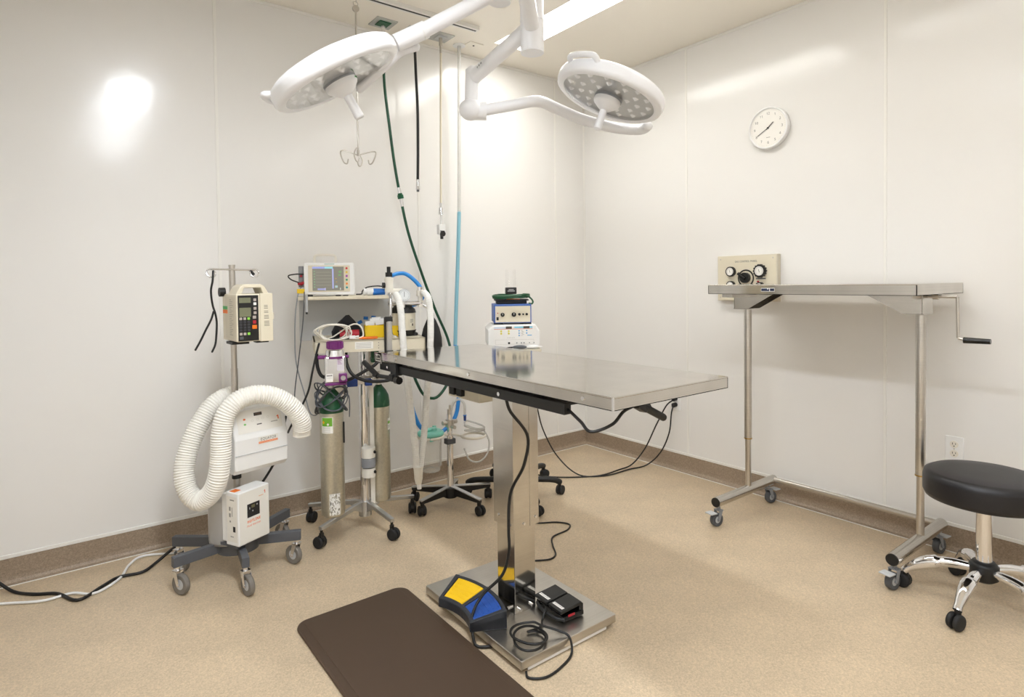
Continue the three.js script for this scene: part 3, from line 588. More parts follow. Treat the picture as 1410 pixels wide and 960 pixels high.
// ------------------------------------------------------------------ warmer pole
const IV = [-2.625, 0, .5];
{
  const t = thing('warmer_stand', 'wheeled steel pole with grey five-leg base and drip hooks', 'pole stand', IV);
  obj('pole', [cyl(.0145, .0145, .78, 0, .5, 0, 24), cyl(.0125, .0125, .46, 0, 1.11, 0, 24), cyl(.0135, .0135, .008, 0, 1.337, 0)], M.satin, t);
  obj('pole_clamp', [cyl(.019, .019, .02, 0, .42, 0)], M.black, t);
  const hk = obj('hook_bar', rod([-.09, 1.322, .01], [.09, 1.318, .01], .0045, 10), M.chrome, t);
  for (const s of [-1, 1]) obj('hook', tube([[s * .085, 1.321, .01], [s * .1, 1.318, .016], [s * .104, 1.302, .024], [s * .092, 1.288, .03], [s * .074, 1.292, .026], [s * .07, 1.308, .016], [s * .078, 1.318, 0]], .0038, 28, 6), M.chrome, hk);
  const cap = obj('hook_sleeve', rod([.072, 1.318, .008], [.085, 1.298, .02], .006, 8), M.black, hk);
  obj('hub', [cyl(.085, .085, .045, 0, .125, 0, 32), cyl(.075, .085, .012, 0, .152, 0, 32)], M.leg, t);
  const ends = [[-.25, .05, 0], [-.026, .235, 1], [.228, .105, 0], [.262, -.185, 0], [-.215, -.175, 0]];
  for (const [x, z, front] of ends) {
    const a = Math.atan2(z, x), l = Math.hypot(x, z);
    const g = box(l - .05, .042, .028, .06 + (l - .05) / 2, .133, 0, .002);
    obj('leg', g.rotateY(-a), M.leg, t);
    forkCaster(t, x * .965, z * .965, .042, .112, D(front ? 12 : x > 0 ? 205 : 28), M.tyre, M.chrome, .022);
  }
  obj('reservoir', [lathe([[.001, .148], [.078, .148], [.08, .16], [.08, .33], [.074, .345], [.001, .345]], 32).translate(-.035, 0, -.005)], M.frost, t);
  cord('strap', 'black strap looped over the pole hook, its two ends hanging', [[-2.705, 1.312, .53], [-2.709, 1.27, .535], [-2.714, 1.232, .525], [-2.708, 1.17, .52], [-2.699, 1.135, .52], [-2.694, 1.1, .52], [-2.696, 1.047, .52], [-2.702, 1.0, .52], [-2.714, .972, .52]], .0042, M.black, 50);
  cord('strap', 'black strap end hanging outward beside the infusion pump', [[-2.706, 1.142, .526], [-2.715, 1.11, .522], [-2.737, 1.064, .52], [-2.758, 1.02, .52], [-2.777, .985, .52]], .0042, M.black, 40);
}
{
  // infusion pump
  const t = thing('infusion_pump', 'cream infusion pump with keypad clamped high on the pole', 'infusion pump', [IV[0] - .027, .069, IV[2] + .127], D(3)); t.scale.setScalar(.945);
  const f = .098;
  const outline = [[-.012, 1.006], [.132, 1.006], [.132, 1.214], [-.012, 1.214]];
  obj('body', [span(-.014, .128, 1.008, 1.214, -.11, f, .006)], M.cream, t);
  obj('handle', [plate([[-.012, 1.21], [.006, 1.245], [.022, 1.256], [.092, 1.256], [.108, 1.247], [.128, 1.21], [.104, 1.21], [.092, 1.24], [.024, 1.24], [.012, 1.21]], .115, -.03, .004)], M.cream, t);
  const door = obj('door', span(.082, .136, 1.006, 1.216, f - .02, f + .006, .003), M.cream, t);
  obj('latch', span(.134, .142, 1.1, 1.13, f - .03, f + .004, .002), M.beige, door);
  sheet('instruction_print', .03, .1, print(64, 200, (c, w, h) => { c.fillStyle = '#e2d9c2'; c.fillRect(0, 0, w, h); c.fillStyle = '#77705f'; for (let k = 0; k < 15; k++) if (![3, 6, 10].includes(k)) c.fillRect(6, 8 + k * 12.6, 34 + (k * 37) % 18, 5); }), door, .11, 1.118, f + .0068);
  const pn = obj('keypad_panel', span(-.008, .076, 1.012, 1.208, f - .004, f + .0035, .002), M.black, t);
  obj('display', span(-.003, .044, 1.176, 1.198, f, f + .0042), std(0x787a60, .3), pn); obj('display', span(-.003, .044, 1.116, 1.155, f, f + .0042), std(0x787a60, .3), pn);
  const kb = (x, y, w, h, m) => obj('key', span(x - w / 2, x + w / 2, y - h / 2, y + h / 2, f, f + .006, .0015), m, pn);
  const kg = std(0xb5aaa2, .5), kd = std(0x3c3c40, .5), kl = std(0x8fd34a, .5);
  [1.188, 1.171, 1.151, 1.132].forEach((y, i) => kb(.061, y, .012, .012, i === 1 ? M.white : kg));
  kb(.058, 1.113, .014, .013, kg); kb(.058, 1.092, .014, .015, M.red); kb(.058, 1.071, .019, .017, M.orange);
  [.002, .018, .034].forEach((x, i) => { kb(x, 1.108, .011, .011, i === 2 ? kl : kg); kb(x, 1.043, .011, .011, i === 2 ? kl : kg); for (const y of [1.094, 1.082, 1.07, 1.058]) kb(x, y, .011, .009, kd); });
  obj('frame_mark', span(-.003, .012, 1.02, 1.032, f, f + .0042), M.darkGrey, pn);
  sheet('side_print', .13, .18, print(90, 180, (c, w, h) => { c.fillStyle = '#d9d0ba'; c.fillRect(0, 0, w, h); c.fillStyle = '#a39a86'; for (let k = 0; k < 20; k++) c.fillRect(44, 10 + k * 8, 20 + (k * 29) % 18, 3); }), t, -.0146, 1.11, .0, -Math.PI / 2);
  const st = obj('side_sticker', span(-.0152, -.0142, 1.145, 1.16, -.1, -.03), M.greenTag, t); st.userData.label = 'green sticker';
  const so = obj('side_sticker', span(-.0152, -.0142, 1.128, 1.144, -.1, -.03), M.orange, t); so.userData.label = 'orange sticker';
  obj('base_foot', span(-.02, .05, .995, 1.006, -.04, .05), M.black, t); obj('knob', disc(.02, .024, -.02, 1.222, -.09, 'x', 16), M.black, t); obj('clamp', span(.0, .06, 1.08, 1.15, -.145, -.1, .004), M.black, t);
  obj('rubber_foot', [span(.07, .12, 1.0, 1.008, .04, .09)], M.black, t);
}
const white1 = '#edeae2';
{
  // forced-air warmer
  const t = thing('air_warmer', 'white forced-air warmer unit hung on the pole', 'warming unit', IV, D(14));
  const side = [[.02, .46], [.1, .455], [.118, .475], [.122, .6], [.116, .618], [.088, .725], [.06, .742], [.02, .742]];   // z, y section
  obj('body', plate(side.map(([z, y]) => [-z, y]), .24, -.12, .006).rotateY(Math.PI / 2).translate(.055, 0, 0), M.white, t);
  obj('lower_lip', span(-.062, .172, .535, .538, .02, .1226), M.lightGrey, t);
  const pm = print(256, 160, (c, w, h) => {
    c.fillStyle = white1; c.fillRect(0, 0, w, h); c.fillStyle = '#2a2624'; c.fillRect(98, 26, 46, 22); c.fillStyle = '#5a4a3a'; c.fillRect(104, 31, 34, 12);
    c.fillStyle = '#3a3633'; c.fillRect(108, 108, 28, 7);
    c.fillStyle = '#d8602c'; c.beginPath(); c.arc(42, 62, 7, 0, 7); c.fill(); c.fillStyle = '#79c06a'; c.beginPath(); c.arc(42, 98, 7, 0, 7); c.fill();
    c.strokeStyle = '#b9b4aa'; for (let k = 0; k < 4; k++) { c.beginPath(); c.arc(86 + k * 30, 80 - k * 3, 7, 0, 7); c.stroke(); }
    fillText(c, '1', 234, 86, 'bold 40px sans-serif', '#e0622a'); c.fillStyle = '#a8a49a'; c.fillRect(190, 108, 40, 6);
  });
  const tilt = Math.atan2(.028, .107);
  sheet('control_print', .2, .095, pm, t, .055, .671, .1036, 0, -tilt);
  sheet('name_print', .09, .0316, print(256, 90, (c, w, h) => { c.fillStyle = white1; c.fillRect(0, 0, w, h); fillText(c, 'EQUATOR', 130, 30, '46px sans-serif', '#4b4a48'); c.fillStyle = '#e8763a'; c.fillRect(4, 56, 248, 24); c.fillStyle = '#f6c9ab'; for (let k = 0; k < 14; k++) c.fillRect(12 + k * 17, 63, 10, 10); }), t, .082, .583, .1226, 0, -.03);
  obj('latch', box(.016, .01, .012, .06, .746, .07, .002), M.black, t);
  obj('pole_bracket', [span(-.02, .02, .5, .7, 0, .025), cyl(.02, .02, .03, 0, .6, 0)], M.darkGrey, t);
  const path = [[-2.375, .585, .61], [-2.385, .65, .635], [-2.43, .72, .645], [-2.50, .772, .64], [-2.578, .788, .635], [-2.65, .768, .635], [-2.69, .72, .635], [-2.708, .649, .635], [-2.713, .554, .635], [-2.726, .46, .63], [-2.748, .395, .60], [-2.782, .362, .56], [-2.815, .395, .52], [-2.826, .476, .49], [-2.80, .573, .47], [-2.75, .672, .455], [-2.69, .74, .44], [-2.614, .762, .43], [-2.56, .72, .44], [-2.545, .67, .46]];
  const seg = 1500, loops = 150;
  const h = tag(obj('air_hose', ribbed(path, (u, i) => (u < .018 ? .036 : .039 + .0019 * Math.sin(u * loops * Math.PI * 2)), seg, 20), M.hose), 'thick ribbed cream hose looped over the air warmer', 'hose');
  obj('end_collar', [cyl(.037, .039, .03).translate(-2.375, .592, .609)], M.whiteWarm, h);
}
{
  // fluid warmer
  const t = thing('fluid_warmer', 'white fluid warmer box with small black display low on pole', 'fluid warmer', IV, D(26));
  const f = .14;
  obj('body', [span(-.107, .05, .172, .394, .062, f, .005), span(-.1, .045, .18, .38, .03, .07, .004)], M.white, t);
  const p = print(256, 360, (c, w, h) => {
    c.fillStyle = white1; c.fillRect(0, 0, w, h);
    c.fillStyle = '#1b1b20'; c.fillRect(66, 92, 108, 96); c.fillStyle = '#6d6a4c'; c.fillRect(102, 104, 30, 22); c.fillStyle = '#b9b9bb'; c.fillRect(84, 116, 7, 16); c.beginPath(); c.arc(152, 112, 6, 0, 7); c.arc(114, 148, 6, 0, 7); c.fill();
    fillText(c, 'HOTLINE', 122, 216, 'bold 27px sans-serif', '#ee6a2e'); fillText(c, 'Fluid Warmer', 122, 246, '20px sans-serif', '#ee7a55');
    fillText(c, '1', 222, 42, 'bold 34px sans-serif', '#e0531f'); c.fillStyle = '#e9b48e'; c.fillRect(168, 58, 40, 5);
  });
  sheet('front_print', .148, .212, p, t, -.0285, .283, f + .0008);
  sheet('side_print', .06, .19, print(96, 300, (c, w, h) => { c.fillStyle = white1; c.fillRect(0, 0, w, h); c.fillStyle = '#8d8a84'; for (const [x, y, a, b] of [[30, 20, 40, 8], [20, 70, 16, 26], [20, 112, 16, 26], [46, 72, 6, 60], [24, 160, 12, 12], [30, 262, 30, 6]]) c.fillRect(x, y, a, b); c.fillStyle = '#17171a'; c.fillRect(56, 196, 22, 36); }), t, -.1078, .283, .102, -Math.PI / 2);
  const k = obj('top_label', span(-.1, -.07, .394, .3955, .08, .11), M.orange, t);
  obj('support_bracket', span(-.1, .05, .16, .172, -.02, .12), M.leg, t);
}
cord('power_cord', 'black cord passing behind the warmer boxes', [[-2.36, .61, .33], [-2.385, .56, .37], [-2.43, .45, .42], [-2.50, .36, .45], [-2.56, .3, .46]], .0055);

// ------------------------------------------------------------------ anaesthesia machine
const AO = [-2.0, 0, .42], AR = D(-18);
const aw = (x, y, z) => [AO[0] + x * Math.cos(AR) + z * Math.sin(AR), y, AO[2] - x * Math.sin(AR) + z * Math.cos(AR)];
const AP = list => list.map(p => aw(...p));
{
  const t = thing('anaesthesia_machine', 'anaesthesia machine with cream shelves on a chrome pole', 'anaesthesia machine', AO, AR);
  obj('pole', [cyl(.023, .023, .86, 0, .52, 0, 28)], M.chrome, t);
  obj('side_bar', span(.03, .052, .12, .93, -.02, .0), M.whiteWarm, t);
  obj('hub', [cyl(.032, .032, .075, 0, .105, 0, 24)], M.alu, t);
  for (const [x, z] of [[-.22, .168], [.107, .193], [-.264, -.169], [.258, -.095]]) {
    const a = Math.atan2(z, x), l = Math.hypot(x, z);
    obj('leg', plate([[.02, .142], [.06, .142], [l + .008, .104], [l + .008, .088], [l - .01, .088], [.08, .115], [.02, .085]], .022, -.011, .003).rotateY(-a), M.alu, t);
    twinCaster(t, x, z, .029, -a + x * 5 + 1.3, .095);
  }
  obj('lower_shelf', [span(-.237, .285, .978, .984, -.16, .2), span(-.237, .285, .928, .984, .194, .2), span(-.237, -.231, .928, .984, -.16, .2), span(.279, .285, .928, .984, -.16, .2)], M.cream, t);
  sheet('shelf_label', .085, .034, print(128, 52, (c, w, h) => { c.fillStyle = '#f3f1ea'; c.fillRect(0, 0, w, h); c.fillStyle = '#b7b4ab'; for (let k = 0; k < 4; k++) c.fillRect(8, 8 + k * 11, w - 20 - (k * 31) % 30, 4); }), t, -.01, .958, .2008);
  for (const y of [.968, .955, .942]) obj('rivet', disc(.002, .002, .058, y, .201, 'z', 8), M.darkGrey, t);
  obj('upper_shelf', [span(-.304, .13, 1.176, 1.193, -.15, .1, .003)], M.cream, t);
  obj('back_panel', [span(-.3, .165, .96, 1.18, -.16, -.15, .003)], M.lightGrey, t);
  for (const [x, y, r] of [[.004, 1.047, .5], [.035, 1.068, -.1], [.075, 1.071, -.12]]) { const g = obj('blue_sticker', box(.024, .017, .0012).rotateZ(r).translate(x, y, -.149), M.blue, t); }
  // flowmeter beside the shelf
  const fm = obj('flowmeter', [span(.084, .092, .92, 1.09, .2, .225, .002), span(.088, .124, 1.068, 1.092, .2, .226, .003), span(.088, .124, .915, .93, .2, .226, .003)], M.black, t);
  obj('flow_tube', [disc(.014, .14, .107, 1.0, .215, 'y', 20)], M.frost, fm);
  // absorber and breathing valves
  const ab = obj('absorber', [cyl(.062, .062, .09, .2, 1.06, .06, 36)], M.cream, t);
  obj('absorber_cap', [cyl(.06, .066, .02, .2, 1.112, .06, 32), cyl(.045, .06, .016, .2, 1.128, .06, 32), span(.16, .24, 1.12, 1.14, .02, .1, .004)], M.black, ab);
  obj('absorber_base', [cyl(.066, .055, .024, .2, 1.003, .06, 32), span(.2, .27, .985, 1.0, .03, .09, .004)], M.black, ab);
  sheet('absorber_label', .03, .04, print(64, 80, (c, w, h) => { c.fillStyle = '#e8e1cd'; c.fillRect(0, 0, w, h); c.fillStyle = '#5d564a'; for (let k = 0; k < 5; k++) c.fillRect(8, 8 + k * 8, 44, 3); c.fillRect(30, 52, 20, 24); }), ab, .235, 1.055, .118, .6);
  const v1 = obj('inhale_valve', [cyl(.021, .021, .075, .126, 1.245, .1, 24), disc(.016, .07, .155, 1.21, .1, 'x', 20), cyl(.023, .023, .01, .126, 1.272, .1, 24)], M.whiteWarm, t);
  obj('valve_cap', [cyl(.017, .017, .022, .126, 1.296, .1, 20), cyl(.0095, .0095, .035, .126, 1.318, .1, 16), disc(.014, .014, .1, 1.243, .1, 'x', 16)], M.black, v1);
  const v2 = obj('exhale_valve', [cyl(.02, .02, .03, .283, 1.2, .1, 24), cyl(.012, .012, .06, .283, 1.16, .1, 18), disc(.014, .05, .29, 1.205, .13, 'z', 18)], M.whiteWarm, t);
  obj('valve_cap', [cyl(.015, .018, .018, .283, 1.224, .1, 20)], M.chrome, v2);
  const pg = obj('pressure_gauge', [disc(.031, .02, .192, 1.192, .15, 'z', 36)], M.lightGrey, t);
  const gf = new THREE.Mesh(new THREE.CircleGeometry(.027, 32), print(128, 128, (c, w) => { c.fillStyle = '#e6e9ea'; c.fillRect(0, 0, w, w); c.strokeStyle = '#3c3f42'; c.lineWidth = 3; for (let k = 0; k < 24; k++) { const a = k / 24 * Math.PI * 2; c.beginPath(); c.moveTo(64 + 50 * Math.cos(a), 64 + 50 * Math.sin(a)); c.lineTo(64 + 58 * Math.cos(a), 64 + 58 * Math.sin(a)); c.stroke(); } c.lineWidth = 5; c.beginPath(); c.moveTo(64, 20); c.lineTo(64, 80); c.stroke(); }));
  gf.name = 'gauge_face'; gf.position.set(.192, 1.192, .1605); gf.castShadow = gf.receiveShadow = true; pg.add(gf);
  obj('manifold', [disc(.012, .17, .205, 1.15, .1, 'x', 16), tube([[.127, 1.2, .13], [.126, 1.15, .15], [.124, 1.03, .15], [.13, .995, .15], [.15, .985, .14]], .008, 40, 10), cyl(.01, .01, .08, .192, 1.17, .12, 14)], M.chrome, t);
  obj('corrugated_link', tube([[.146, 1.292, .08], [.18, 1.302, .05], [.217, 1.301, .04], [.262, 1.27, .04], [.298, 1.22, .05], [.304, 1.18, .05], [.28, 1.148, .04], [.245, 1.136, .03], [.177, 1.138, .03]], .0105, 70, 10), M.blueHose, t);
  obj('gas_pipe', [tube([[-.226, .93, .17], [-.222, .86, .18], [-.205, .822, .19], [-.17, .81, .2]], .008, 30, 8), tube([[-.093, .925, .17], [-.09, .87, .18], [-.065, .82, .2], [-.001, .787, .2], [.085, .781, .2], [.148, .793, .2]], .008, 40, 8), tube([[.07, .88, .14], [.045, .855, .15], [-.012, .823, .15], [-.08, .79, .15], [-.12, .785, .16]], .008, 40, 8)], M.black, t);
  obj('yoke_clamp', [span(-.085, -.035, .747, .785, .06, .11, .004), span(.0, .035, .747, .778, .06, .11, .004)], M.blueDark, t);
  obj('yoke_block', [span(-.09, .045, .75, .78, -.02, .07, .004), disc(.008, .16, .02, .775, .03, 'x', 12), span(-.19, -.1, .73, .765, .1, .2, .004)], M.satin, t);
  const st = obj('canister_stack', [cyl(.034, .034, .05, .016, .4, .045, 28), cyl(.034, .034, .045, .016, .3, .045, 28)], M.whiteWarm, t);
  obj('canister_band', [cyl(.0355, .0355, .045, .016, .351, .045, 28)], M.grey, st);
  for (const y of [.305, .405]) obj('canister_knob', disc(.007, .012, .045, y, .07, 'z', 12), M.black, st);
  obj('green_regulator', [cyl(.02, .02, .04, .05, .9, .1, 16), span(.03, .08, .862, .885, .07, .12, .004)], M.greenDark, t);
}
{
  // gas cylinders
  const prof = h => [[0, 0], [.045, 0], [.053, .008], [.0545, .03], [.0545, h - .09]];
  const mk = (name, label, x, y, z, h, r = 1) => {
    const t = thing(name, label, 'gas cylinder', aw(x, y, z), AR, 'gas cylinders on the anaesthesia machine'); t.scale.set(r, 1, r);
    obj('body', lathe(prof(h), 40), M.cylinderMetal, t);
    obj('shoulder', lathe([[.0547, h - .092], [.0547, h - .07], [.05, h - .035], [.036, h - .008], [.02, h + .012], [.015, h + .02], [.0, h + .02]], 40), M.greenDark, t);
    obj('valve', [cyl(.012, .014, .045, 0, h + .04, 0, 16), cyl(.007, .007, .03, 0, h + .075, 0, 12), disc(.007, .04, .015, h + .045, 0, 'x', 10)], M.satin, t);
    return t;
  };
  const a = mk('gas_cylinder', 'worn oxygen cylinder under the purple-trimmed vaporizer, scuffed near its foot', -.165, .165, .2, .58);
  const lab = (t, w, h, y, a0, mat) => { const g = new THREE.CylinderGeometry(.0551, .0551, h, 16, 1, true, a0, w / .0551).translate(0, y, 0); const m = new THREE.Mesh(g, mat); m.name = 'paper_label'; m.castShadow = m.receiveShadow = true; t.add(m); return m; };
  lab(a, .055, .075, .435, -.95, print(128, 176, (c, w, h) => { c.fillStyle = '#f0efe8'; c.fillRect(0, 0, w, h); c.fillStyle = '#6fae2f'; c.fillRect(6, 6, w - 12, 92); c.fillStyle = '#f0b31c'; c.beginPath(); c.moveTo(8, 56); c.lineTo(24, 36); c.lineTo(40, 56); c.lineTo(24, 76); c.fill(); c.fillStyle = '#f4e6e6'; c.beginPath(); c.moveTo(62, 78); c.lineTo(76, 62); c.lineTo(90, 78); c.lineTo(76, 94); c.fill(); c.fillStyle = '#b8b6ae'; for (let k = 0; k < 5; k++) c.fillRect(10, 108 + k * 13, 90, 4); }));
  lab(a, .05, .1, .065, -.35, print(128, 256, (c, w, h) => { c.fillStyle = '#e9e7e2'; c.fillRect(0, 0, w, h); for (let k = 0; k < 90; k++) { c.fillStyle = ['#8f8a78', '#6a675e', '#a19c8a'][k % 3]; c.fillRect(rr(0, w), rr(0, h), rr(3, 12), rr(8, 30)); } }));
  obj('grip_strip', box(.008, .1, .012, .053, .39, .018, .003), M.black, a);
  const b = mk('gas_cylinder', 'worn oxygen cylinder beside the table rail, green shouldered and bare', .084, .12, -.05, .585);
  lab(b, .03, .06, .4, .75, print(64, 128, (c, w, h) => { c.fillStyle = '#efeee8'; c.fillRect(0, 0, w, h); c.fillStyle = '#7db53c'; c.fillRect(4, 30, w - 8, 30); c.fillStyle = '#9b9890'; c.fillRect(8, 80, 40, 6); c.fillRect(8, 96, 34, 6); }));
  // loose wire hung on the first cylinder
  const pts = []; for (let k = 0; k <= 110; k++) { const an = k * .72, r = .062 + .008 * Math.sin(k * 1.7); pts.push(aw(-.165 + r * Math.cos(an) * 1.1, .725 + .055 * Math.sin(k * .9) + .028 * Math.cos(an * .5 + 1), .21 + r * Math.sin(an) * .9)); }
  pts.push(aw(-.095, .74, .27), aw(-.088, .7, .28), aw(-.09, .64, .28));
  cord('sensor_wire', 'grey wire bundle coiled around the cylinder neck', pts, .0026, M.darkGrey, 700);
}
{
  // vaporizers
  const t = thing('vaporizer', 'chrome vaporizer with purple dial and filler cap', 'vaporizer', aw(-.147, .8, .265), AR);
  obj('body', [span(-.048, .045, .0, .125, -.045, .04, .01), cyl(.04, .046, .03, 0, .135, 0, 32)], M.chrome, t);
  obj('dial', [cyl(.036, .034, .035, 0, .172, 0, 24)], M.purple, t);
  for (let k = 0; k < 12; k++) { const a = k * Math.PI / 6; obj('dial_rib', box(.006, .028, .006, .035 * Math.cos(a), .172, .035 * Math.sin(a)), M.purple, t); }
  obj('collar', [cyl(.05, .05, .01, 0, .118, 0, 32), rod([-.075, .12, .01], [-.03, .12, .02], .009, 10), rod([.045, .118, .01], [.06, .118, .01], .007, 10)], M.purple, t);
  obj('base_trim', span(-.048, .046, -.008, .003, -.046, .042, .003), M.purple, t);
  const f = obj('filler_block', span(.012, .048, .008, .046, .03, .058, .004), M.purple, t); obj('filler_cap', disc(.011, .008, .03, .027, .06, 'z', 18), M.alu, f);
  sheet('white_label', .03, .036, print(64, 72, (c, w, h) => { c.fillStyle = '#f2f0ec'; c.fillRect(0, 0, w, h); c.fillStyle = '#26242a'; for (let k = 0; k < 4; k++) c.fillRect(8 + k * 13, 10, 8, 12); c.fillStyle = '#c9c5c0'; c.fillRect(8, 36, 48, 4); }), t, -.028, .028, .0408);
  sheet('print_label', .03, .06, print(64, 128, (c, w, h) => { c.fillStyle = '#d9d3da'; c.fillRect(0, 0, w, h); c.fillStyle = '#8b4a8a'; for (let k = 0; k < 6; k++) c.fillRect(8, 10 + k * 10, 46 - (k * 13) % 20, 4); }), t, .02, .088, .0408);
  const u = thing('vaporizer', 'yellow-dialled vaporizer behind the far table edge', 'vaporizer', aw(.222, .84, .13), AR);
  obj('body', cyl(.036, .042, .1, 0, .05, 0, 32), M.chrome, u); obj('dial', [cyl(.036, .034, .026, 0, .115, 0, 24), cyl(.03, .036, .006, 0, .131, 0, 24)], M.yellow, u);
  for (let k = 0; k < 12; k++) { const a = k * Math.PI / 6; obj('dial_rib', box(.005, .02, .005, .0355 * Math.cos(a), .115, .0355 * Math.sin(a)), M.yellow, u); }
  obj('knob', [disc(.012, .03, -.055, .085, .01, 'x', 14), disc(.007, .03, -.04, .085, .01, 'x', 12)], M.chrome, u);
}
{
  // patient monitor
  const t = thing('patient_monitor', 'white patient monitor with lit screen on the upper shelf', 'monitor', aw(-.157, 1.193, 0), AR);
  obj('bezel', [plate([[-.118, .01], [.112, .004], [.12, .012], [.116, .158], [.11, .164], [-.112, .164], [-.118, .158]], .04, .045, .005)], M.white, t);
  obj('body', [span(-.105, .105, .012, .15, -.1, .05, .008)], M.whiteWarm, t);
  const sp = obj('side_panel', [span(-.142, -.11, .045, .148, -.08, .05, .003)], M.grey, t);
  obj('socket', [disc(.008, .012, -.13, .062, .055, 'z', 14), disc(.006, .012, -.13, .1, .055, 'z', 14)], M.red, sp);
  obj('handle', tube([[-.066, .16, .06], [-.066, .195, .06], [-.058, .2, .06], [.022, .2, .06], [.03, .195, .06], [.03, .16, .06]], .006, 50, 10), M.whiteWarm, t);
  obj('inner_frame', span(-.098, .096, .022, .15, .083, .0862, .001), M.cream, t);
  const scr = ctex(256, 192, (c, w, h) => {
    c.fillStyle = '#8b8778'; c.fillRect(0, 0, w, h); c.fillStyle = '#aab4f0'; c.fillRect(0, 0, 100, 16); c.fillStyle = '#a8eaf4'; c.fillRect(100, 0, 66, 16); c.fillStyle = '#b9bdf2'; c.fillRect(160, 16, 12, 160);
    c.fillStyle = '#8fc48f'; for (let k = 0; k < 7; k++) c.fillRect(10, 34 + k * 21, 12, 6); c.fillStyle = '#bcb8aa'; for (let k = 0; k < 5; k++) c.fillRect(30, 44 + k * 26, 122, 1.5);
    c.fillStyle = '#7fae6f'; c.fillRect(215, 34, 22, 16); c.fillRect(210, 62, 24, 12); c.fillStyle = '#c7a25a'; c.fillRect(184, 92, 12, 8); c.fillRect(190, 120, 10, 6); c.fillStyle = '#b8d4d4'; c.fillRect(182, 152, 22, 18); c.fillStyle = '#b0b2ea'; c.fillRect(40, 174, 60, 12); c.fillStyle = '#cac6f0'; c.fillRect(98, 170, 8, 20); c.fillStyle = '#dcdcd8'; c.fillRect(222, 170, 8, 18);
  });
  const sm = new THREE.MeshStandardMaterial({ color: 0x222222, emissive: 0xffffff, emissiveMap: scr, emissiveIntensity: .75, roughness: .2 });
  sheet('screen', .146, .116, sm, t, -.006, .086, .0872);
  const cols = ['#d42a2a', '#e8c93a', '#9c3aa8', '#1fa06a', '#f08a2a', '#1f9a9a'];
  cols.forEach((c, i) => obj('soft_key', disc(.0052, .003, .0805, .136 - i * .0188, .0868, 'z', 14), std(new THREE.Color(c), .5), t));
  sheet('name_print', .05, .008, print(100, 16, (c, w, h) => { c.fillStyle = '#f3f3f1'; c.fillRect(0, 0, w, h); c.fillStyle = '#a9c4b8'; c.fillRect(4, 4, w - 8, 8); }), t, .0, .1565, .0858);
  for (const x of [-.09, .04, .075]) obj('rubber_foot', span(x - .012, x + .012, 0, .012, .06, .08), M.black, t);
  const l = new THREE.RectAreaLight(0xe8ecff, .3, .146, .116); l.position.set(...aw(-.163, 1.279, .09)); l.lookAt(...aw(-.163, 1.279, 1)); l.castShadow = true; l.name = 'screen_light'; scene.add(l);
}
{
  // small things on the machine shelves
  const c = thing('probe', 'white and blue handheld probe lying on the upper shelf', 'probe', aw(.05, 1.193, .06), AR);
  obj('grip', disc(.017, .06, .03, .018, 0, 'x', 20, .016), M.blue, c); obj('head', [disc(.02, .03, -.012, .019, 0, 'x', 20, .017), disc(.02, .02, -.034, .019, 0, 'x', 20, .012)], M.white, c);
  cord('probe_cable', 'black cable draped over the upper shelf beside the monitor', AP([[-.03, 1.2, .07], [-.005, 1.202, .075], [.0, 1.215, .06], [.02, 1.232, .05], [.07, 1.24, .05], [.115, 1.235, .07]]), .0032, M.black, 50);
  const w = []; for (let k = 0; k <= 42; k++) { const a = k * .7, r = .05 + .012 * Math.sin(k * 1.3); w.push(aw(-.145 + r * Math.cos(a) * 1.5, 1.022 + .03 * Math.sin(a) + .006 * Math.sin(k * .7), .14 + .02 * Math.cos(a * .5) + .012 * Math.sin(k))); }
  w.push(aw(-.05, 1.058, .15), aw(-.02, 1.045, .165), aw(-.012, 1.0, .17), aw(-.05, .99, .18));
  cord('lead_cable', 'cream monitor lead cable coiled on the lower shelf', w, .0036, M.whiteWarm, 420);
  const p = thing('cable_plug', 'small white cable plug at the shelf edge', 'plug', aw(-.062, .985, .18), AR); obj('body', [box(.03, .016, .018, 0, .012, 0, .004), rod([.012, .014, 0], [.03, .016, 0], .004, 8)], M.white, p);
  const b = thing('instrument_pouch', 'black folded fabric pouch leaning on the shelf back', 'pouch', aw(-.06, .985, .03), AR);
  obj('fabric', plate([[-.085, 0], [.075, 0], [.06, .03], [.02, .085], [-.004, .112], [-.02, .11], [-.075, .06], [-.09, .03]], .04, -.02, .008).rotateX(-.18), M.fabricBlack, b);
  const r = thing('blood_pressure_cuff', 'rolled red and black cuff on the lower shelf', 'cuff', aw(-.06, .985, .11), AR);
  obj('roll', disc(.021, .1, -.005, .022, 0, 'x', 20), M.red, r); obj('strap', [disc(.0225, .02, .045, .0225, 0, 'x', 20), box(.09, .006, .05, -.06, .004, .02, .002)], M.fabricBlack, r);
  const y = thing('sharps_tray', 'yellow plastic tray filled with white packets', 'tray', aw(.085, .985, .07), AR);
  obj('tray', [span(-.078, .078, 0, .006, -.04, .04), plate([[-.08, 0], [.08, 0], [.084, .055], [-.07, .062]], .004, .038), plate([[-.08, 0], [.08, 0], [.084, .07], [-.07, .076]], .004, -.042), span(-.08, -.075, 0, .06, -.04, .04), span(.076, .081, 0, .058, -.04, .04)], M.yellow, y);
  for (let k = 0; k < 6; k++) obj('packet', box(.045, .022, .005, -.05 + k * .017, .072 + .008 * (k % 3), .01 - .012 * (k % 3), .001).rotateZ(rr(-.1, .1)), M.white, y);
  const o = thing('orange_tool', 'orange handled tool lying along the shelf edge', 'tool', aw(.02, .984, .175), AR); obj('handle', [box(.075, .012, .016, 0, .007, 0, .005), rod([-.036, .007, 0], [-.05, .006, 0], .004, 8)], M.orange, o);
}
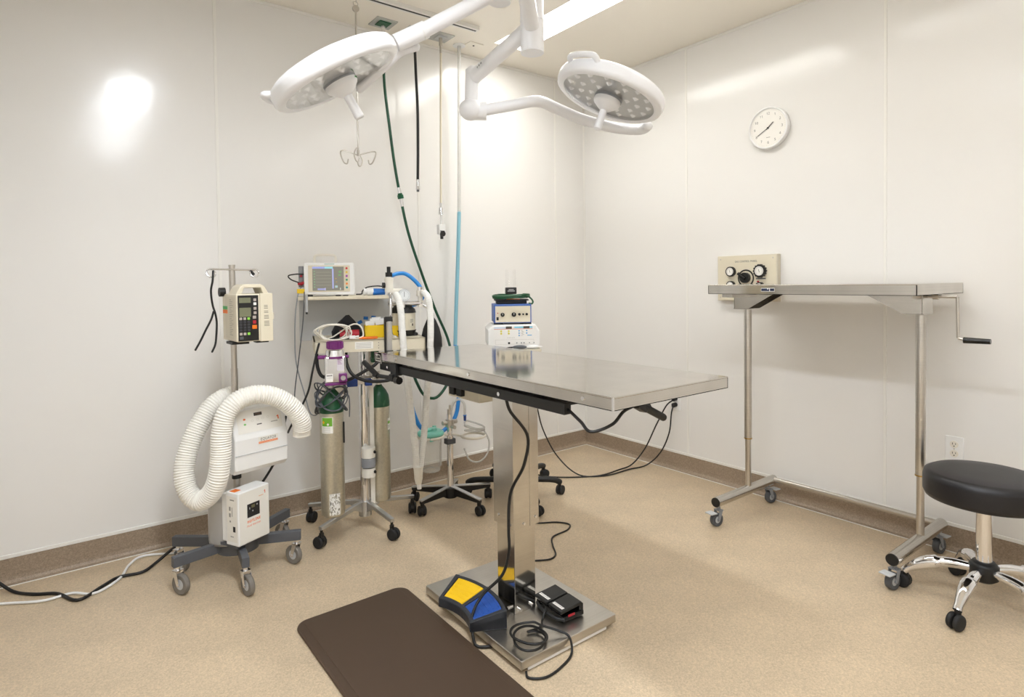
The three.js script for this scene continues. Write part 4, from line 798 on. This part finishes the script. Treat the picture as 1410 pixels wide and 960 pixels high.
{
  // breathing circuit
  const ang = .0011;
  const hose = (pts, lab) => tag(obj('breathing_hose', ribbed(AP(pts), u => .0165 + .0005 * Math.sin(u * 560), 620, 14), M.hoseWhite), lab, 'hose', 'breathing hoses');
  hose([[.15, 1.198, .16], [.158, 1.17, .2], [.166, 1.111, .21], [.171, 1.005, .215], [.178, .898, .22], [.196, .719, .22], [.219, .501, .21], [.232, .34, .2]], 'white breathing hose hanging in front of the absorber');
  hose([[.292, 1.205, .15], [.306, 1.18, .18], [.315, 1.12, .18], [.317, 1.03, .18], [.31, .882, .18], [.293, .698, .18], [.272, .477, .185], [.25, .34, .195]], 'white breathing hose hanging in front of the black bag');
  const y = thing('hose_connector', 'white Y connector at the low end of the breathing hoses', 'connector', aw(.24, .24, .2), AR);
  obj('branches', [cyl(.024, .02, .06, 0, .075, 0, 20), cyl(.021, .015, .03, 0, .035, 0, 20)], M.whiteWarm, y); obj('nozzle', cyl(.012, .011, .035, .003, .012, 0, 18), M.white, y);
  const b = thing('breathing_bag', 'black rubber breathing bag hanging from the machine arm', 'breathing bag', aw(.337, .84, .1), AR);
  obj('bag', lathe([[0, 0], [.02, .004], [.045, .04], [.055, .085], [.053, .13], [.042, .18], [.024, .222], [.014, .235], [.014, .255], [0, .255]], 32).scale(1, 1, .8), M.rubber, b);
  obj('neck', [cyl(.012, .012, .03, 0, .268, 0, 16), rod([0, .278, 0], [-.06, .31, 0], .008, 10)], M.chrome, b);
}
{
  cord('monitor_cable', 'thin grey cable hanging in a long loop from the monitor to the cylinder', AP([[-.262, 1.245, .06], [-.29, 1.235, .08], [-.311, 1.155, .1], [-.321, .983, .1], [-.317, .879, .1], [-.285, .737, .1], [-.255, .635, .13], [-.228, .64, .17], [-.218, .72, .2]]), .0028, M.grey, 90);
  cord('monitor_cable', 'dark cable hanging straight from the monitor side', AP([[-.275, 1.225, .06], [-.275, 1.2, .115], [-.282, 1.085, .115], [-.308, .878, .11], [-.326, .74, .1], [-.33, .6, .06]]), .0026, M.darkGrey, 70);
  cord('power_cord', 'thick black cord hanging from the lower shelf corner', AP([[-.215, .975, .206], [-.225, .94, .21], [-.245, .856, .22], [-.268, .756, .22], [-.314, .66, .22], [-.345, .6, .2], [-.36, .55, .1]]), .005, M.black, 70);
  cord('patient_lead', 'black and yellow lead looping from the monitor sockets', AP([[-.255, 1.3, .06], [-.31, 1.302, .07], [-.345, 1.293, .08], [-.335, 1.278, .085], [-.3, 1.262, .08]]), .003, M.black, 40);
  const q = thing('lead_plug', 'red plug on the monitor lead', 'plug', aw(-.285, 1.258, .075), AR); obj('body', rod([-.018, -.004, 0], [.02, .004, 0], .006, 10, .008), M.red, q);
  const y = thing('cable_tag', 'bright yellow tag on the monitor cable', 'tag', aw(-.29, 1.22, .09), AR); obj('tag_body', box(.034, .022, .005, 0, 0, 0, .002), M.yellow, y);
  const th = thing('thermometer_probe', 'slim clear probe hanging below the upper shelf', 'probe', aw(-.265, 1.19, .105), AR); obj('tube', cyl(.006, .006, .08, 0, -.03, 0, 12), M.lightGrey, th); obj('tip', cyl(.005, .005, .012, 0, -.074, 0, 12), M.black, th);
}
// ------------------------------------------------------------------ electrosurgery trolley
const EO = [-1.16, 0, .575], ER = D(-32);
const ew = (x, y, z) => [EO[0] + x * Math.cos(ER) + z * Math.sin(ER), y, EO[2] - x * Math.sin(ER) + z * Math.cos(ER)];
{
  const t = thing('equipment_trolley', 'black wheeled trolley standing behind the operating table', 'trolley', EO, ER);
  obj('shelf', [span(-.15, .15, .865, .88, -.15, .165, .004)], M.beige, t);
  obj('column', [cyl(.03, .03, .78, 0, .48, 0, 24), cyl(.045, .05, .05, 0, .1, 0, 24)], M.black, t);
  const ends = [[-.914, .70], [-.79, .41], [-1.02, .2], [-1.33, .36], [-1.22, .86]].map(([x, z]) => { const dx = x - EO[0], dz = z - EO[2]; return [dx * Math.cos(-ER) + dz * Math.sin(-ER), -dx * Math.sin(-ER) + dz * Math.cos(-ER)]; });
  for (const [x, z] of ends) {
    obj('leg', tube([[x * .1, .105, z * .1], [x * .55, .1, z * .55], [x * .9, .088, z * .9], [x, .075, z]], .017, 20, 12), M.black, t);
    twinCaster(t, x, z, .027, x * 9, .08);
  }
  const g = thing('electrosurgery_unit', 'white electrosurgery unit with yellow and blue controls', 'surgical unit', ew(0, .88, .02), ER);
  obj('case', plate([[-.145, .025], [-.125, .0], [.125, 0], [.145, .022], [.145, .1], [.12, .135], [-.115, .135], [-.145, .11]], .26, -.13, .008), M.white, g);
  sheet('front_print', .235, .105, print(470, 210, (c, w, h) => {
    c.fillStyle = '#f4f3f0'; c.fillRect(0, 0, w, h); c.fillStyle = '#cfdcec'; c.fillRect(6, 4, 140, 20); c.fillStyle = '#86d3ec'; c.fillRect(230, 2, 200, 18); c.fillStyle = '#d9714a'; c.fillRect(6, 26, 424, 5); c.fillStyle = '#4a463f'; c.fillRect(136, 0, 66, 26); c.fillRect(330, 0, 68, 24);
    c.fillStyle = '#e9dd5a'; for (const [x, y] of [[84, 52], [84, 78], [168, 52], [168, 78]]) { c.beginPath(); c.arc(x, y, 11, 0, 7); c.fill(); }
    c.fillStyle = '#58a7dc'; for (const [x, y] of [[282, 50], [282, 76], [282, 102], [366, 48], [366, 76]]) { c.beginPath(); c.arc(x, y, 8, 0, 7); c.fill(); } c.fillRect(372, 96, 50, 8);
    c.fillStyle = '#a6a39d'; for (let k = 0; k < 7; k++) c.fillRect(300 + (k % 3) * 8, 46 + k * 9, 22, 3); for (let k = 0; k < 5; k++) c.fillRect(150 + k * 18, 122, 8, 5);
    c.strokeStyle = '#c3c0ba'; c.lineWidth = 2; c.strokeRect(20, 146, 424, 50);
  }), g, .005, .075, .1312);
  for (const [x, r] of [[-.028, .006], [.015, .0035], [.04, .0035], [.055, .0035], [.085, .003], [.11, .003]]) obj('socket', disc(r, .003, x, .036, .132, 'z', 12), x < 0 ? M.black : M.grey, g);
  const s = thing('light_source', 'blue cased light source with cream front and black knobs', 'light source', ew(0, 1.0152, .0), ER);
  obj('case', [span(-.105, .105, .008, .112, -.12, .1, .004)], M.caseBlue, s);
  obj('front_plate', span(-.098, .098, .012, .102, .098, .1025), M.cream, s);
  for (const [x, y, r] of [[-.058, .055, .011], [.005, .055, .0125], [.036, .056, .007], [.057, .056, .005], [.077, .056, .0065]]) { const k = obj('knob', disc(r, .014, x, y, .108, 'z', 20), M.black, s); if (r > .01) obj('pointer', box(.002, r, .001, x, y + r * .3, .1155), M.white, k); }
  obj('switch', span(-.092, -.08, .024, .042, .102, .106), M.black, s); obj('indicator', disc(.003, .003, -.085, .064, .103, 'z', 10), M.red, s);
  for (const x of [-.08, .08]) obj('rubber_foot', span(x - .025, x + .025, 0, .009, .05, .09), M.black, s);
  const tr = thing('instrument_tray', 'shallow black tray on the blue light source', 'tray', ew(0, 1.1275, 0), ER);
  obj('tray', [span(-.085, .085, 0, .02, -.06, .06, .006), span(-.095, .095, .018, .026, -.066, .066, .003)], M.rubber, tr); const stp = obj('strip', span(-.03, .045, .026, .029, .03, .06), M.orange, tr);
  const pts = []; for (let k = 0; k <= 90; k++) { const a = k * .5, r = .085 + .012 * Math.sin(k * .37); pts.push(ew(r * Math.cos(a) * 1.1, 1.162 + .00018 * k + .003 * Math.sin(k), r * Math.sin(a) * .75)); }
  pts.push(ew(.1, 1.165, .05), ew(.118, 1.14, .07), ew(.112, 1.128, .075), ew(.095, 1.13, .08));
  cord('light_cable', 'green fibre cable coiled on the black tray', pts, .005, M.greenDark, 420);
  const j = thing('clear_jar', 'tall clear cylinder standing on a black labelled holder', 'jar', ew(.0, 1.183, -.005), ER);
  obj('holder', [span(-.031, .031, 0, .038, -.031, .031, .004)], M.black, j);
  sheet('holder_label', .05, .022, print(100, 44, (c, w, h) => { c.fillStyle = '#1c1c1d'; c.fillRect(0, 0, w, h); c.fillStyle = '#c9c9c9'; c.fillRect(20, 8, 58, 7); c.fillRect(8, 24, 82, 7); }), j, 0, .02, .0316);
  obj('glass', lathe([[.028, .038], [.03, .045], [.03, .14], [.0285, .14], [.0285, .046], [.001, .044]], 32), M.clear, j);
  const h = thing('handpiece', 'dark grey electrosurgery handpiece lying below the white unit', 'handpiece', ew(.03, .8805, .152), ER);
  obj('grip', ball(.012, .0, .012, 0, 3.4, .9, 1.1), M.darkGrey, h); obj('neck', rod([-.03, .012, 0], [-.1, .01, -.01], .004, 8), M.black, h);
  const k = thing('handpiece', 'white plastic handpiece lying beside the grey one', 'handpiece', ew(.105, .8805, .15), ER);
  obj('grip', ball(.012, .0, .012, 0, 3, .9, 1.1), M.white, k); obj('tip', rod([.03, .012, 0], [.05, .011, 0], .004, 8), M.white, k);
}
// ------------------------------------------------------------------ suction stand
{
  const O = [-1.51, 0, .455];
  const t = thing('suction_stand', 'chrome suction stand on a silver and black five-leg base', 'suction stand', O, 0);
  obj('pole', [cyl(.0185, .0185, .3, 0, .25, 0, 24), cyl(.014, .014, .14, 0, .45, 0, 20)], M.chrome, t);
  obj('hub', [cyl(.04, .036, .055, 0, .085, 0, 28)], M.black, t);
  for (const [x, z] of [[-.19, .02], [.055, .2], [-.12, -.2], [.13, -.15], [.235, .03]]) {
    const a = Math.atan2(z, x), l = Math.hypot(x, z);
    const leg = obj('leg', plate([[.01, .112], [.03, .112], [l + .012, .083], [l + .012, .068], [l - .015, .066], [.06, .07], [.01, .06]], .02, -.01, .003).rotateY(-a), M.black, t);
    obj('leg_cover', plate([[.0, .118], [.03, .118], [l + .013, .089], [l + .013, .083], [.03, .112], [0, .112]], .026, -.013, .001).rotateY(-a), M.alu, leg);
    twinCaster(t, x, z, .027, -a + x * 7 + 1, .072);
  }
  obj('manifold', [cyl(.024, .024, .04, 0, .47, 0, 20), cyl(.012, .012, .06, 0, .52, 0, 16), disc(.012, .09, 0, .475, 0, 'x', 16), cyl(.006, .009, .04, .004, .55, 0, 12), disc(.01, .05, .0, .455, .03, 'z', 14)], M.satin, t);
  obj('clamp', [box(.055, .03, .04, 0, .37, 0, .004)], M.darkGrey, t);
  const c1 = [-.105, -.028], c2 = [.095, .095];
  obj('canister_ring', [torus(.068, .0075, c1[0], .408, c1[1], 'y', 40, 8), rod([-.04, .408, -.012], [-.01, .408, 0], .006, 8)], M.whiteWarm, t);
  obj('canister_ring', [torus(.064, .0075, c2[0], .402, c2[1], 'y', 40, 8), rod([.04, .402, .055], [.01, .408, 0], .006, 8)], M.whiteWarm, t);
  const s = thing('suction_canister', 'clear suction canister with teal lid on the stand', 'canister', [O[0] + c1[0], .215, O[2] + c1[1]]);
  obj('jar', lathe([[.001, .004], [.045, .004], [.05, .01], [.061, .2], [.066, .206]], 40), M.jar, s);
  obj('jar_foot', torus(.046, .003, 0, .006, 0, 'y', 36, 6), M.jar, s); obj('jar_rim', torus(.063, .003, 0, .2, 0, 'y', 36, 6), M.jar, s);
  obj('scale_strip', box(.012, .13, .001, .03, .1, .049).rotateY(.1), M.frost, s);
  obj('lid', [lathe([[.0, .226], [.06, .226], [.072, .218], [.073, .205], [.069, .2], [.067, .206], [0, .21]], 40), cyl(.02, .022, .014, .01, .233, .01, 16), disc(.008, .04, -.03, .234, .02, 'x', 12), cyl(.011, .011, .018, .035, .233, -.02, 12)], M.teal, s);
  obj('tab', box(.02, .02, .004, -.03, .19, .062), M.teal, s);
  cord('suction_tube', 'clear suction tube arched above the stand with a blue tip', [[-1.506, .49, .463], [-1.505, .545, .47], [-1.497, .59, .485], [-1.478, .607, .51], [-1.462, .585, .53], [-1.46, .52, .535]], .0068, M.clearHose, 50);
  const b = thing('tube_tip', 'small blue tip on the clear arched tube', 'tube tip', [-1.46, .522, .535]); obj('tip', cyl(.008, .007, .032, 0, -.016, 0, 12), M.blueDark, b); obj('collar', cyl(.0095, .0095, .006, 0, -.002, 0, 12), M.blue, b);
  const w = []; for (let k = 0; k <= 40; k++) { const a = k * .5; w.push([O[0] + c2[0] + .055 * Math.cos(a) + .01 * Math.sin(k), .425 + .022 * Math.sin(k * .43) + .001 * k, O[2] + c2[1] + .05 * Math.sin(a)]); }
  w.push([-1.365, .43, .58], [-1.345, .37, .6], [-1.36, .3, .6], [-1.41, .265, .59], [-1.455, .28, .57], [-1.475, .34, .55]);
  cord('suction_tube', 'loose coil of clear tubing resting on the empty ring', w, .005, M.clearHose, 320);
}
renderer.render(scene, camera);
